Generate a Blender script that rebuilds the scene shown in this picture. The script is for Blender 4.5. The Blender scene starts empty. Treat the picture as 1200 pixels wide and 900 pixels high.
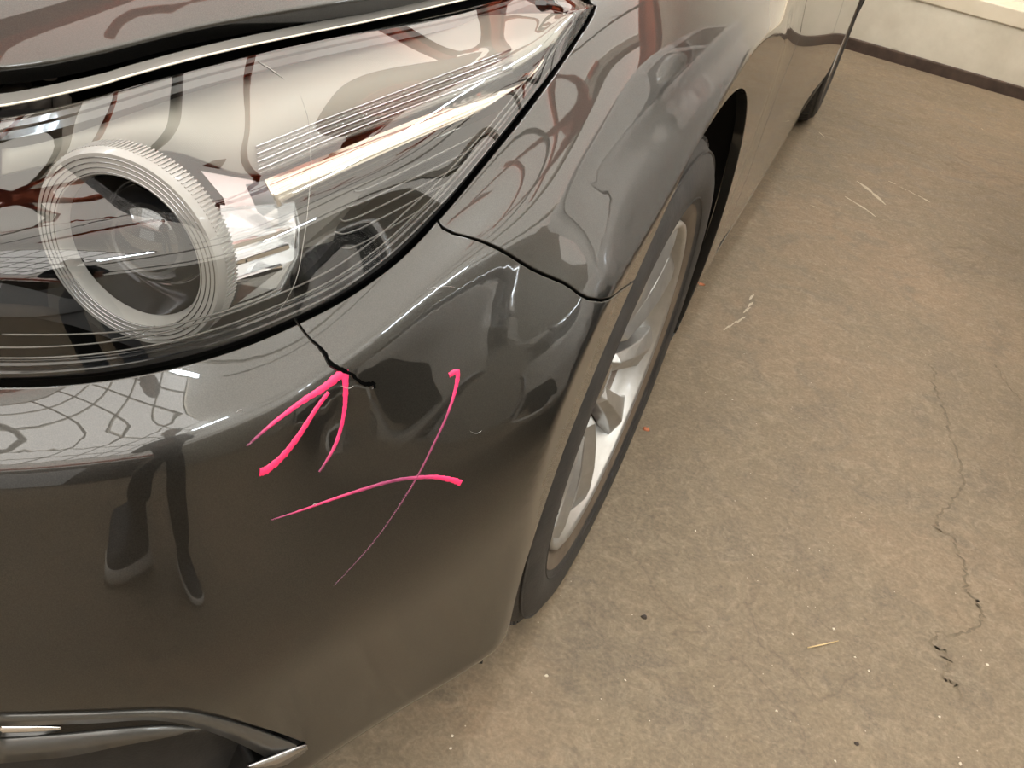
import bpy, bmesh, math, random
import numpy as np
from mathutils import Vector, Matrix
from mathutils.bvhtree import BVHTree
from mathutils.geometry import delaunay_2d_cdt
random.seed(7); np.random.seed(7)
SC = bpy.context.scene; COL = SC.collection

# ---------------------------------------------------------------- camera
CAM = np.array([1.01156, -0.17183, 0.96552]); FPX = 1122.72
YAW, PITCH, ROLL = -0.26993, 0.58790, 0.22989
_f = np.array([math.sin(YAW)*math.cos(PITCH), math.cos(YAW)*math.cos(PITCH), -math.sin(PITCH)])
_r = np.cross(_f, [0, 0, 1]); _r /= np.linalg.norm(_r); _u = np.cross(_r, _f)
_c, _s = math.cos(ROLL), math.sin(ROLL)
_r, _u = _c*_r+_s*_u, -_s*_r+_c*_u
cd = bpy.data.cameras.new('camera'); cam = bpy.data.objects.new('camera', cd); COL.objects.link(cam)
M = Matrix(((_r[0], _u[0], -_f[0], CAM[0]), (_r[1], _u[1], -_f[1], CAM[1]), (_r[2], _u[2], -_f[2], CAM[2]), (0, 0, 0, 1)))
cam.matrix_world = M; cd.sensor_width = 36; cd.lens = FPX/1200*36; cd.clip_start = 0.02; cd.clip_end = 60
SC.camera = cam

# ---------------------------------------------------------------- world, exposure
w = bpy.data.worlds.new('world'); SC.world = w; w.use_nodes = True
w.node_tree.nodes['Background'].inputs[0].default_value = (1.0, 0.95, 0.88, 1)
w.node_tree.nodes['Background'].inputs[1].default_value = 1.0
SC.view_settings.view_transform = 'Standard'; SC.view_settings.look = 'None'
SC.view_settings.exposure = 0.0; SC.view_settings.gamma = 1.0
SC.cycles.max_bounces = 10; SC.cycles.glossy_bounces = 5; SC.cycles.transparent_max_bounces = 12
SC.cycles.caustics_reflective = False; SC.cycles.caustics_refractive = False
ROOF_L = 2.6      # glow added to the unseen roof sheets, standing for light on them
LAMP_L = 110.0
SKY_L = 5.4        # radiance of the glazed rooflight over the front bay

# ---------------------------------------------------------------- helpers: objects
def srgb(h):
    v = [int(h[i:i+2], 16)/255 for i in (0, 2, 4)]
    return tuple((x/12.92 if x <= .04045 else ((x+.055)/1.055)**2.4) for x in v)+(1,)
def mat(name, col=(.5, .5, .5, 1), rough=.5, metal=0., coat=0., spec=.5, emit=None, es=0.):
    m = bpy.data.materials.new(name); m.use_nodes = True
    b = m.node_tree.nodes['Principled BSDF']
    b.inputs['Base Color'].default_value = col; b.inputs['Roughness'].default_value = rough
    b.inputs['Metallic'].default_value = metal; b.inputs['Coat Weight'].default_value = coat
    b.inputs['Coat Roughness'].default_value = .02; b.inputs['Specular IOR Level'].default_value = spec
    if emit: b.inputs['Emission Color'].default_value = emit; b.inputs['Emission Strength'].default_value = es
    return m
class NT:
    def __init__(s, m): s.t = m.node_tree; s.b = s.t.nodes.get('Principled BSDF')
    def n(s, typ, **kw):
        o = s.t.nodes.new(typ)
        for k, v in kw.items():
            if k.startswith('i_'):
                key = k[2:]; key = int(key) if key.isdigit() else key.replace('_', ' ')
                o.inputs[key].default_value = v
            else: setattr(o, k, v)
        return o
    def l(s, a, b): s.t.links.new(a, b)
    def noise(s, vec, scale, detail=4, rough=.55, dist=0.):
        o = s.n('ShaderNodeTexNoise'); o.inputs['Scale'].default_value = scale
        o.inputs['Detail'].default_value = detail; o.inputs['Roughness'].default_value = rough
        o.inputs['Distortion'].default_value = dist; s.l(vec, o.inputs['Vector']); return o.outputs['Fac']
    def ramp(s, fac, stops):
        o = s.n('ShaderNodeValToRGB'); e = o.color_ramp.elements
        while len(e) < len(stops): e.new(.5)
        for i, (p, c) in enumerate(stops):
            e[i].position = p; e[i].color = c if len(c) == 4 else tuple(c)+(1,)
        s.l(fac, o.inputs[0]); return o.outputs[0]
    def mix(s, fac, a, b, mode='MIX'):
        o = s.n('ShaderNodeMix', data_type='RGBA', blend_type=mode)
        for sock, v in ((o.inputs[0], fac), (o.inputs[6], a), (o.inputs[7], b)):
            if hasattr(v, 'is_linked'): s.l(v, sock)
            else: sock.default_value = v
        return o.outputs[2]
    def bump(s, h, strength=.2, dist=.001):
        o = s.n('ShaderNodeBump'); o.inputs['Strength'].default_value = strength; o.inputs['Distance'].default_value = dist
        s.l(h, o.inputs['Height']); s.l(o.outputs[0], s.b.inputs['Normal'])
    def coord(s, kind='Object'):
        return s.n('ShaderNodeTexCoord').outputs[kind]
def link(name, me, m, parent=None):
    o = bpy.data.objects.new(name, me); COL.objects.link(o)
    if m is not None and len(me.materials) == 0: me.materials.append(m)
    if parent: o.parent = parent
    return o
def tag(o, label=None, cat=None, group=None, kind=None):
    if label: o['label'] = label
    if cat: o['category'] = cat
    if group: o['group'] = group
    if kind: o['kind'] = kind
    return o
def empty(name, loc=(0, 0, 0), rz=0., parent=None):
    o = bpy.data.objects.new(name, None); COL.objects.link(o); o.location = loc; o.rotation_euler = (0, 0, rz)
    o.empty_display_size = .05
    if parent: o.parent = parent
    return o
class MB:
    """collects vertices and faces of ONE mesh"""
    def __init__(s): s.v = []; s.f = []; s.sm = []
    def add(s, vs, fs, smooth=False):
        b = len(s.v); s.v += [tuple(map(float, p)) for p in vs]
        s.f += [tuple(b+i for i in f) for f in fs]; s.sm += [smooth]*len(fs); return s
    def box(s, c, size, R=None):
        c = np.array(c, float); h = np.array(size, float)/2
        P = np.array([[x, y, z] for x in (-1, 1) for y in (-1, 1) for z in (-1, 1)])*h
        if R is not None: P = P@np.array(R).T
        return s.add(P+c, [(0, 1, 3, 2), (4, 6, 7, 5), (0, 4, 5, 1), (2, 3, 7, 6), (0, 2, 6, 4), (1, 5, 7, 3)])
    def bar(s, a, b, w, h, up=(0, 0, 1)):
        a = np.array(a, float); b = np.array(b, float); d = b-a; L = np.linalg.norm(d); d /= L
        x = np.cross(d, up); x /= np.linalg.norm(x); y = np.cross(x, d)
        return s.box((a+b)/2, (w, L, h), np.stack([x, d, y], 1))
    def tube(s, pts, r, n=10, caps=True, closed=False):
        pts = [np.array(p, float) for p in pts]; N = len(pts); rs = r if hasattr(r, '__len__') else [r]*N
        vs = []; ref = None
        for i, p in enumerate(pts):
            if closed: d = pts[(i+1) % N]-pts[i-1]
            else: d = pts[min(i+1, N-1)]-pts[max(i-1, 0)]
            d = d/(np.linalg.norm(d)+1e-12)
            if ref is None: ref = np.array([0, 0, 1.]) if abs(d[2]) < .9 else np.array([1., 0, 0])
            x = np.cross(d, ref); x /= np.linalg.norm(x)+1e-12; y = np.cross(x, d); ref = y
            for k in range(n):
                a = 2*math.pi*k/n; vs.append(p+rs[i]*(math.cos(a)*x+math.sin(a)*y))
        fs = []
        for i in range(N if closed else N-1):
            j = (i+1) % N
            for k in range(n):
                l = (k+1) % n; fs.append((i*n+k, i*n+l, j*n+l, j*n+k))
        if caps and not closed: fs += [tuple(range(n-1, -1, -1)), tuple((N-1)*n+k for k in range(n))]
        return s.add(vs, fs, True)
    def lathe(s, prof, C=(0, 0, 0), axis=(1, 0, 0), n=48, a0=0., a1=2*math.pi, close=False):
        """prof: (radius, offset along axis)"""
        ax = np.array(axis, float); ax /= np.linalg.norm(ax)
        e1 = np.cross(ax, [0, 0, 1.] if abs(ax[2]) < .95 else [1., 0, 0]); e1 /= np.linalg.norm(e1); e2 = np.cross(e1, ax)
        full = abs(a1-a0-2*math.pi) < 1e-6; m = n if full else n+1; vs = []
        for k in range(m):
            a = a0+(a1-a0)*k/n
            for r, o in prof: vs.append(np.array(C)+ax*o+r*(math.cos(a)*e1+math.sin(a)*e2))
        q = len(prof); fs = []
        for k in range(n):
            l = (k+1) % m
            for i in range(q if close else q-1):
                j = (i+1) % q; fs.append((k*q+i, k*q+j, l*q+j, l*q+i))
        return s.add(vs, fs, True)
    def strip(s, A, B, smooth=True):
        n = len(A); return s.add(list(A)+list(B), [(i, i+1, n+i+1, n+i) for i in range(n-1)], smooth)
    def prism(s, poly, d):
        poly = [np.array(p, float) for p in poly]; n = len(poly); d = np.array(d, float)
        s.add(poly+[p+d for p in poly], [tuple(range(n)), tuple(range(2*n-1, n-1, -1))]+[(i, n+i, n+(i+1) % n, (i+1) % n) for i in range(n)])
        return s
    def mesh(s, name, fix=True):
        me = bpy.data.meshes.new(name); me.from_pydata(s.v, [], s.f); me.validate()
        if len(me.polygons) == len(s.sm): me.polygons.foreach_set('use_smooth', s.sm)
        if fix:
            bm = bmesh.new(); bm.from_mesh(me); bmesh.ops.recalc_face_normals(bm, faces=bm.faces); bm.to_mesh(me); bm.free()
        me.update(); return me
    def build(s, name, m, parent=None, bevel=0, seg=2, sub=0, auto=False):
        o = link(name, s.mesh(name), m, parent)
        if auto:
            for p in o.data.polygons: p.use_smooth = True
            o.data.set_sharp_from_angle(angle=math.radians(35))
        if bevel:
            md = o.modifiers.new('bevel', 'BEVEL'); md.width = bevel; md.segments = seg; md.limit_method = 'ANGLE'; md.angle_limit = .6
        if sub:
            md = o.modifiers.new('sub', 'SUBSURF'); md.levels = sub; md.render_levels = sub
        return o
def catmull(pts, n=8, closed=False):
    P = np.array(pts, float); N = len(P); out = []
    rng = range(N if closed else N-1)
    for i in rng:
        if closed: p0, p1, p2, p3 = P[i-1], P[i], P[(i+1) % N], P[(i+2) % N]
        else: p0, p1, p2, p3 = P[max(i-1, 0)], P[i], P[i+1], P[min(i+2, N-1)]
        for k in range(n):
            t = k/n; out.append(.5*((2*p1)+(-p0+p2)*t+(2*p0-5*p1+4*p2-p3)*t*t+(-p0+3*p1-3*p2+p3)*t**3))
    if not closed: out.append(P[-1])
    return np.array(out)

# ---------------------------------------------------------------- helpers: smooth panels
def spline_op(k):
    n = len(k); h = np.diff(k); A = np.eye(n); B = np.zeros((n, n))
    for i in range(1, n-1):
        A[i, i-1] = h[i-1]/6; A[i, i] = (h[i-1]+h[i])/3; A[i, i+1] = h[i]/6
        B[i, i-1] = 1/h[i-1]; B[i, i] = -1/h[i-1]-1/h[i]; B[i, i+1] = 1/h[i]
    return np.linalg.solve(A, B)
def spline_w(k, K, x, der=False):
    x = np.asarray(x, float); i = np.clip(np.searchsorted(k, x)-1, 0, len(k)-2); h = (k[i+1]-k[i])
    a = (k[i+1]-x)/h; b = 1-a; n = len(k); W = np.zeros((len(x), n)); r = np.arange(len(x))
    if not der:
        W[r, i] += a; W[r, i+1] += b
        W += (((a**3-a)*h*h/6)[:, None])*K[i]+(((b**3-b)*h*h/6)[:, None])*K[i+1]
    else:
        W[r, i] -= 1/h; W[r, i+1] += 1/h
        W += ((-(3*a*a-1)*h/6)[:, None])*K[i]+(((3*b*b-1)*h/6)[:, None])*K[i+1]
    return W
class Surf:
    """tensor natural spline through a net of control points; normal = Sv x Su"""
    def __init__(s, P, res=(260, 150), dent=None, flat=None):
        s.P = np.array(P, float); s.dent = dent; s.flat = flat
        du = np.linalg.norm(np.diff(s.P, axis=0), axis=2).mean(1); dv = np.linalg.norm(np.diff(s.P, axis=1), axis=2).mean(0)
        s.ku = np.concatenate([[0], np.cumsum(du)]); s.kv = np.concatenate([[0], np.cumsum(dv)])
        s.Ku = spline_op(s.ku); s.Kv = spline_op(s.kv)
        s.U = np.interp(np.linspace(0, len(s.ku)-1, res[0]), range(len(s.ku)), s.ku)
        s.V = np.interp(np.linspace(0, len(s.kv)-1, res[1]), range(len(s.kv)), s.kv)
        uu, vv = np.meshgrid(s.U, s.V, indexing='ij')
        X = s.ev(uu.ravel(), vv.ravel()); nv = res[1]
        F = [(i*nv+j, i*nv+j+1, (i+1)*nv+j+1, (i+1)*nv+j) for i in range(res[0]-1) for j in range(nv-1)]
        s.bvh = BVHTree.FromPolygons([tuple(p) for p in X], F); s.nv = nv
    def base(s, u, v, du=0, dv=0):
        return np.einsum('ni,nj,ijk->nk', spline_w(s.ku, s.Ku, u, du), spline_w(s.kv, s.Kv, v, dv), s.P)
    def ev(s, u, v):
        u = np.atleast_1d(u); v = np.atleast_1d(v); X = s.base(u, v)
        if s.dent:
            Su, Sv = s.base(u, v, 1, 0), s.base(u, v, 0, 1); N = np.cross(Sv, Su); N /= np.linalg.norm(N, axis=1)[:, None]
            for c, r, d in s.dent:
                q = np.linalg.norm(X-np.array(c), axis=1)/r
                X = X-N*(d*np.exp(-q*q))[:, None]
        if s.flat:   # the flat face of the flare round the front wheel arch
            r = np.hypot(X[:, 1]-.834, X[:, 2]-.325); w = np.clip((.66-r)/.10, 0, 1); k = .0035; a = X[:, 0]; b = s.flat+(1-w)*.03
            t = np.clip(.5+.5*(b-a)/k, 0, 1); X = X.copy(); X[:, 0] = b+(a-b)*t-k*t*(1-t)
        return X
    def dn(s, u, v):
        u = np.atleast_1d(u); v = np.atleast_1d(v)
        if s.dent:
            e = 1e-4; Su = (s.ev(u+e, v)-s.ev(u-e, v))/(2*e); Sv = (s.ev(u, v+e)-s.ev(u, v-e))/(2*e)
        else: Su, Sv = s.base(u, v, 1, 0), s.base(u, v, 0, 1)
        N = np.cross(Sv, Su); N /= np.linalg.norm(N, axis=1)[:, None]+1e-12
        return Su, Sv, N
    def hit(s, o, d):
        d = np.array(d, float)/np.linalg.norm(d); o = np.array(o, float)
        loc, nor, idx, dist = s.bvh.ray_cast(Vector(o), Vector(d))
        if loc is None: raise ValueError('ray misses surface %s %s' % (o, d))
        i, j = divmod(idx, s.nv-1); u = (s.U[i]+s.U[i+1])/2; v = (s.V[j]+s.V[j+1])/2; t = dist
        for _ in range(6):
            X = s.ev(u, v)[0]; Su, Sv, N = s.dn(u, v); J = np.stack([Su[0], Sv[0], -d], 1)
            try: q = np.linalg.solve(J, o+t*d-X)
            except Exception: break
            q = np.clip(q, -.03, .03); u += q[0]; v += q[1]; t += q[2]
        u = min(max(u, s.ku[0]), s.ku[-1]); v = min(max(v, s.kv[0]), s.kv[-1])
        return np.array([u, v])
def ray(px, py): return _f+_r*(px-600)/FPX+_u*(450-py)/FPX
def side(surf, y, z): return surf.hit((3, y, z), (-1, 0, 0))
def pix(surf, px, py): return surf.hit(CAM, ray(px, py))
def pixl(surf, L): return [pix(surf, *q) for q in L]
def inside(pt, poly):
    x, y = pt[:, 0], pt[:, 1]; r = np.zeros(len(pt), bool); a = poly; b = np.roll(poly, -1, 0)
    for (x0, y0), (x1, y1) in zip(a, b):
        if y0 == y1: continue
        c = ((y0 > y) != (y1 > y)) & (x < (x1-x0)*(y-y0)/(y1-y0)+x0); r ^= c
    return r
def resample(surf, poly, step):
    out = []
    for a, b in zip(poly, np.roll(poly, -1, 0)):
        A, B = surf.ev(np.array([a[0], b[0]]), np.array([a[1], b[1]])); n = max(1, int(np.linalg.norm(A-B)/step))
        for k in range(n): out.append(a+(b-a)*k/n)
    out = np.array(out); keep = np.linalg.norm(out-np.roll(out, 1, 0), axis=1) > 1e-5
    return out[keep]
def frame_loop(surf, L):
    T2 = np.roll(L, -1, 0)-np.roll(L, 1, 0); T2 /= np.linalg.norm(T2, axis=1)[:, None]
    area = np.sum(L[:, 0]*np.roll(L[:, 1], -1)-L[:, 1]*np.roll(L[:, 0], -1)); sg = 1 if area > 0 else -1
    O2 = np.stack([T2[:, 1], -T2[:, 0]], 1)*sg
    Su, Sv, N = surf.dn(L[:, 0], L[:, 1]); T = Su*T2[:, :1]+Sv*T2[:, 1:]; T /= np.linalg.norm(T, axis=1)[:, None]+1e-12
    O = Su*O2[:, :1]+Sv*O2[:, 1:]; m = np.linalg.norm(O, axis=1); O = O-T*np.sum(O*T, 1)[:, None]; O /= np.linalg.norm(O, axis=1)[:, None]+1e-12
    return O2, m, O, N
def panel_data(surf, poly, step=.01, holes=(), gap=.002, depth=.014, mirror=False, off=0., edge=.0012, offf=None):
    loops = []
    for k, P in enumerate([poly]+list(holes)):
        L = resample(surf, np.array(P, float), step)
        O2, m, O, N = frame_loop(surf, L)
        if gap: L = L-O2*(gap/m)[:, None]*(1 if k == 0 else -1)
        loops.append(L)
    lo, hi = loops[0].min(0), loops[0].max(0)
    # interior points on a grid that is even on the surface
    us = [lo[0]]; 
    vm = (lo[1]+hi[1])/2
    while us[-1] < hi[0]:
        Su, Sv, _ = surf.dn(us[-1], vm); us.append(us[-1]+step/max(.3, np.linalg.norm(Su)))
    vs = [lo[1]]; um = (lo[0]+hi[0])/2
    while vs[-1] < hi[1]:
        Su, Sv, _ = surf.dn(um, vs[-1]); vs.append(vs[-1]+step/max(.3, np.linalg.norm(Sv)))
    g = np.array([(u, v+(.5*step if i % 2 else 0)) for i, u in enumerate(us) for v in vs])
    ok = inside(g, loops[0])
    for h in loops[1:]: ok &= ~inside(g, h)
    g = g[ok]
    allb = np.concatenate(loops)
    if len(g):
        keep = np.ones(len(g), bool)
        for i in range(0, len(g), 2000):
            D = np.linalg.norm(g[i:i+2000, None]-allb[None], axis=2).min(1); keep[i:i+2000] = D > step*.55
        g = g[keep]
    edges = []; b = 0
    for L in loops:
        n = len(L); edges += [(b+i, b+(i+1) % n) for i in range(n)]; b += n
    V = np.concatenate([allb, g]) if len(g) else allb
    ov, oe, of, _, _, _ = delaunay_2d_cdt([Vector(p) for p in V], edges, [], 0, 1e-7)
    ov = np.array([tuple(p) for p in ov]); T = np.array([f for f in of if len(f) == 3]); c = ov[T].mean(1)
    ok = inside(c, loops[0])
    for h in loops[1:]: ok &= ~inside(c, h)
    T = T[ok]
    X = surf.ev(ov[:, 0], ov[:, 1]); N = surf.dn(ov[:, 0], ov[:, 1])[2]
    if offf is not None: X = X-N*offf(ov, X)[:, None]
    X = X-N*off
    fn = np.cross(X[T[:, 1]]-X[T[:, 0]], X[T[:, 2]]-X[T[:, 0]]); flip = np.sum(fn*N[T[:, 0]], 1) < 0
    T[flip] = T[flip][:, ::-1]
    verts = [X]; nors = [N]; faces = [tuple(t) for t in T]; base = len(X)
    if depth:
        for k, L in enumerate(loops):
            O2, m, O, Nn = frame_loop(surf, L); B = surf.ev(L[:, 0], L[:, 1])-Nn*off; n = len(L)
            if k: O = -O
            rings = [(B, Nn), (B+O*edge*.7-Nn*edge*.3, (Nn+O)*.707), (B+O*edge-Nn*edge, O), (B+O*edge-Nn*depth, O)]
            for R, q in rings: verts.append(R); nors.append(q)
            for a in range(3):
                for i in range(n):
                    j = (i+1) % n; p, q, r_, s_ = base+a*n+i, base+a*n+j, base+(a+1)*n+j, base+(a+1)*n+i
                    faces.append((p, q, r_, s_))
            base += 4*n
    X = np.concatenate(verts); N = np.concatenate(nors)
    # orient quads like their normals
    fixed = []
    for f in faces:
        if len(f) == 4:
            a, b_, c_ = X[f[0]], X[f[1]], X[f[2]]
            if np.dot(np.cross(b_-a, c_-a), N[f[0]]+N[f[2]]) < 0: f = f[::-1]
        fixed.append(f)
    faces = fixed
    if mirror:
        n = len(X); S = np.array([-1, 1, 1]); X = np.concatenate([X, X*S]); N = np.concatenate([N, N*S])
        faces = faces+[tuple(n+i for i in f[::-1]) for f in faces]
    return X, N, faces
def panel(name, surf, poly, m, parent=None, only_mirror=False, **kw):
    X, N, F = panel_data(surf, poly, **kw)
    if only_mirror: S = np.array([-1, 1, 1]); X = X*S; N = N*S; F = [f[::-1] for f in F]
    me = bpy.data.meshes.new(name); me.from_pydata([tuple(p) for p in X], [], F)
    me.polygons.foreach_set('use_smooth', [True]*len(me.polygons))
    N = N/(np.linalg.norm(N, axis=1)[:, None]+1e-12)
    me.normals_split_custom_set_from_vertices([tuple(n) for n in N]); me.update()
    return link(name, me, m, parent)
# ---------------------------------------------------------------- materials
def paint_mat():
    m = mat('grey_metallic_paint', srgb('34332f'), rough=.34, metal=.85, coat=1.0); q = NT(m)
    q.b.inputs['Coat IOR'].default_value = 1.55; q.b.inputs['Coat Roughness'].default_value = .015
    co = q.coord(); fl = q.noise(co, 1400, 2, .5)
    q.l(q.ramp(fl, [(.35, srgb('2e2d2b')), (.7, srgb('3a3936'))]), q.b.inputs['Base Color'])
    return m
PAINT = paint_mat()
def concrete_floor():
    m = mat('stained_concrete', rough=.75, spec=.35); q = NT(m); co = q.coord()
    big = q.noise(co, 1.3, 5, .6, .4); mid = q.noise(co, 9, 6, .65, .6); fine = q.noise(co, 160, 4, .7)
    c = q.ramp(big, [(.32, srgb('695e4d')), (.5, srgb('776a57')), (.66, srgb('87735d'))])
    c = q.mix(q.ramp(mid, [(.34, (.9, .9, .9)), (.5, (0, 0, 0))]), c, srgb('5f5547'))
    c2 = q.ramp(fine, [(.3, srgb('5c5243')), (.52, srgb('827460')), (.72, srgb('a5947e'))])
    c = q.mix(.38, c, c2)
    pat = q.noise(co, 34, 6, .72, 1.4); c = q.mix(q.ramp(pat, [(.5, (0, 0, 0)), (.68, (.30, .30, .30))]), c, srgb('a89a83')); c = q.mix(q.ramp(pat, [(.34, (.24, .24, .24)), (.47, (0, 0, 0))]), c, srgb('5a5143'))
    # pale specks and short fibres
    v = q.n('ShaderNodeTexVoronoi', feature='F1', i_Scale=75.); q.l(co, v.inputs['Vector'])
    sp = q.ramp(v.outputs['Distance'], [(.05, (1, 1, 1)), (.085, (0, 0, 0))])
    sel = q.ramp(q.noise(co, 31, 2), [(.56, (0, 0, 0)), (.60, (1, 1, 1))])
    mul = q.n('ShaderNodeMath', operation='MULTIPLY'); q.l(sp, mul.inputs[0]); q.l(sel, mul.inputs[1])
    c = q.mix(mul.outputs[0], c, srgb('c9bca8'))
    wv = q.noise(co, 3.1, 3, .6, 1.5); d = q.ramp(wv, [(.485, (0, 0, 0)), (.5, (1, 1, 1)), (.515, (0, 0, 0))])
    sel2 = q.ramp(q.noise(co, .9, 2), [(.5, (0, 0, 0)), (.62, (.35, .35, .35))])
    mu2 = q.n('ShaderNodeMath', operation='MULTIPLY'); q.l(d, mu2.inputs[0]); q.l(sel2, mu2.inputs[1])
    c = q.mix(mu2.outputs[0], c, srgb('54473b'))
    q.l(c, q.b.inputs['Base Color']); q.bump(fine, .25, .002)
    q.l(q.ramp(mid, [(.3, (.55, .55, .55)), (.7, (.85, .85, .85))]), q.b.inputs['Roughness'])
    return m
def noisy(name, a, b, scale=12, rough=.7, metal=0., coat=0., bump=0., bscale=None, spec=.5):
    m = mat(name, srgb(a), rough, metal, coat, spec); q = NT(m); co = q.coord()
    q.l(q.ramp(q.noise(co, scale, 5, .6), [(.3, srgb(a)), (.7, srgb(b))]), q.b.inputs['Base Color'])
    if bump: q.bump(q.noise(co, bscale or scale*6, 4), bump, .002)
    return m
def spots_wall():
    m = mat('plinth_concrete', rough=.85); q = NT(m); co = q.coord()
    c = q.ramp(q.noise(co, 5, 6, .65), [(.3, srgb('cfc8b6')), (.7, srgb('e2dccb'))])
    v = q.n('ShaderNodeTexVoronoi', i_Scale=4.5); q.l(co, v.inputs['Vector'])
    c = q.mix(q.ramp(v.outputs['Distance'], [(.09, (.6, .6, .6)), (.14, (0, 0, 0))]), c, srgb('a9a18c'))
    q.l(c, q.b.inputs['Base Color']); return m
FLOOR_M = concrete_floor(); PLINTH_M = spots_wall()
GREYW_M = noisy('grey_wall_paint', 'a39d90', 'b0aa9c', 4, .8)
SHADE_M = noisy('dark_brown_cladding', '3b3630', '4a443c', 4, .8)
WALL_M = noisy('white_wall_paint', 'd8d2c6', 'e2dccf', 3, .8)
LEDGE_M = noisy('cream_render', 'd9cfb9', 'e4dac5', 6, .8)
DARKTRIM_M = noisy('dirty_brown_skirting', '3a2c22', '544337', 20, .7, bump=.3)
BLACK_M = noisy('black_gap', '0b0908', '171310', 20, .8)
STEEL_M = noisy('rust_red_primed_steel', 'cf5c38', 'e47a4e', 5, .6)
GALV_M = noisy('galvanised_pipe', '6f6a66', '8d8782', 14, .45, .6)
GALVL_M = noisy('pale_galvanised_purlin', 'b9b4aa', 'd2cdc2', 8, .5, .2)
SHEET_M = mat('glowing_roof_sheet', srgb('f4eee2'), .6, emit=(1.0, .955, .87, 1), es=ROOF_L)
SKYL_M = mat('rooflight_glass', srgb('f6f4ee'), .4, emit=(1.0, .97, .92, 1), es=SKY_L)
LAMP_M = mat('fluorescent_tube', (.9, .95, 1, 1), .4, emit=(.80, .90, 1.0, 1), es=LAMP_L)
LAMPBODY_M = mat('white_lamp_body', srgb('dedbd4'), .5)
RUBBER_M = noisy('tyre_rubber', '2b2a29', '3b3835', 30, .62, bump=.25, bscale=220, spec=.35)
DUSTR_M = noisy('dusty_tyre_rubber', '3d3a37', '55504a', 18, .7, bump=.2, bscale=200, spec=.3)
ALLOY_M = noisy('silver_alloy', 'a5a4a1', 'b2b1ae', 50, .40, .8, .3)
ALLOYD_M = noisy('dusty_alloy_barrel', '6a5f55', '8c8278', 30, .45, .6)
CHROME_M = mat('chrome', srgb('e4e4e6'), .06, 1.)
SATIN_M = mat('satin_chrome', srgb('b5b5b8'), .22, 1.)
PLASTIC_M = mat('black_gloss_plastic', srgb('131416'), .18, 0, .6)
PLASTICM_M = noisy('black_grained_plastic', '191817', '262422', 60, .5, bump=.2, bscale=400)
BEZEL_M = mat('grey_satin_bezel', srgb('55534f'), .3, .35, .3)
SHELF_M = mat('silver_reflector', srgb('8a877e'), .55, .55)
HOUSE_M = mat('matt_black_housing', srgb('0f0f10'), .55, 0, 0, .3)
SEAL_M = mat('black_rubber_seal', srgb('0c0c0c'), .45)
DISC_M = noisy('brake_disc_steel', '5b5550', '75706a', 60, .4, .8)
DARK_M = mat('unlit_cavity_black', srgb('080706'), .9)
GLASSD_M = mat('tinted_window_glass', srgb('1a1c1c'), .03, 0, 1.)
def thin_glass(name, f0=.075, tint=(1, 1, 1, 1), rough=.004, power=3.4):
    """a thin clear sheet: the same mirror strength from both sides, stronger at grazing angles"""
    m = bpy.data.materials.new(name); m.use_nodes = True; t = m.node_tree; t.nodes.clear(); L = t.links.new
    o = t.nodes.new('ShaderNodeOutputMaterial'); mx = t.nodes.new('ShaderNodeMixShader'); ge = t.nodes.new('ShaderNodeNewGeometry')
    tr = t.nodes.new('ShaderNodeBsdfTransparent'); gl = t.nodes.new('ShaderNodeBsdfGlossy'); dt = t.nodes.new('ShaderNodeVectorMath'); dt.operation = 'DOT_PRODUCT'
    L(ge.outputs['Incoming'], dt.inputs[0]); L(ge.outputs['Normal'], dt.inputs[1]); last = dt.outputs['Value']
    for op, v, first in (('ABSOLUTE', 0, 1), ('SUBTRACT', 1., 0), ('POWER', power, 1), ('MULTIPLY_ADD', 1-f0, 1)):
        n = t.nodes.new('ShaderNodeMath'); n.operation = op; n.use_clamp = op != 'MULTIPLY_ADD'
        if first: L(last, n.inputs[0]); n.inputs[1].default_value = v
        else: n.inputs[0].default_value = v; L(last, n.inputs[1])
        if op == 'MULTIPLY_ADD': n.inputs[2].default_value = f0
        last = n.outputs[0]
    tr.inputs['Color'].default_value = tint; gl.inputs['Roughness'].default_value = rough
    L(last, mx.inputs[0]); L(tr.outputs[0], mx.inputs[1]); L(gl.outputs[0], mx.inputs[2]); L(mx.outputs[0], o.inputs[0]); return m
LENS_M = thin_glass('clear_lens', .075, (.93, .94, .94, 1))
CLEAR_M = thin_glass('clear_inner_plastic', .10, (.9, .92, .93, 1), .03)

# ---------------------------------------------------------------- room
WY = 5.07; RX0, RX1, RY0, RZ = -5.0, 6.4, -9.5, 4.1
floor = MB()
floor.box(((RX0+RX1)/2, (RY0+WY-.085)/2, -.1), (RX1-RX0, WY-.085-RY0, .2))
floor = tag(floor.build('floor', FLOOR_M), kind='structure', label='brown grey stained concrete floor')
b = MB(); b.box(((RX0+RX1)/2, WY+.1, -.1), (RX1-RX0, .32, .06)); tag(b.build('trim_2', BLACK_M), kind='structure')
b = MB(); b.box(((RX0+RX1)/2, WY+.2, .14), (RX1-RX0, .4, .28)); wb = tag(b.build('wall_back', PLINTH_M), kind='structure')
b = MB(); b.box(((RX0+RX1)/2, WY+.2, .318), (RX1-RX0, .42, .075)); tag(b.build('trim_1', LEDGE_M, bevel=.006), kind='structure')
b = MB(); b.box(((RX0+RX1)/2, WY+.33, 2.33), (RX1-RX0, .1, 3.95)); b.build('upper_wall', WALL_M, wb)
b = MB(); b.box(((RX0+RX1)/2, WY-.016, .012), (RX1-RX0, .032, .062)); tag(b.build('baseboard_back', DARKTRIM_M, bevel=.004), kind='structure')
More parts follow.
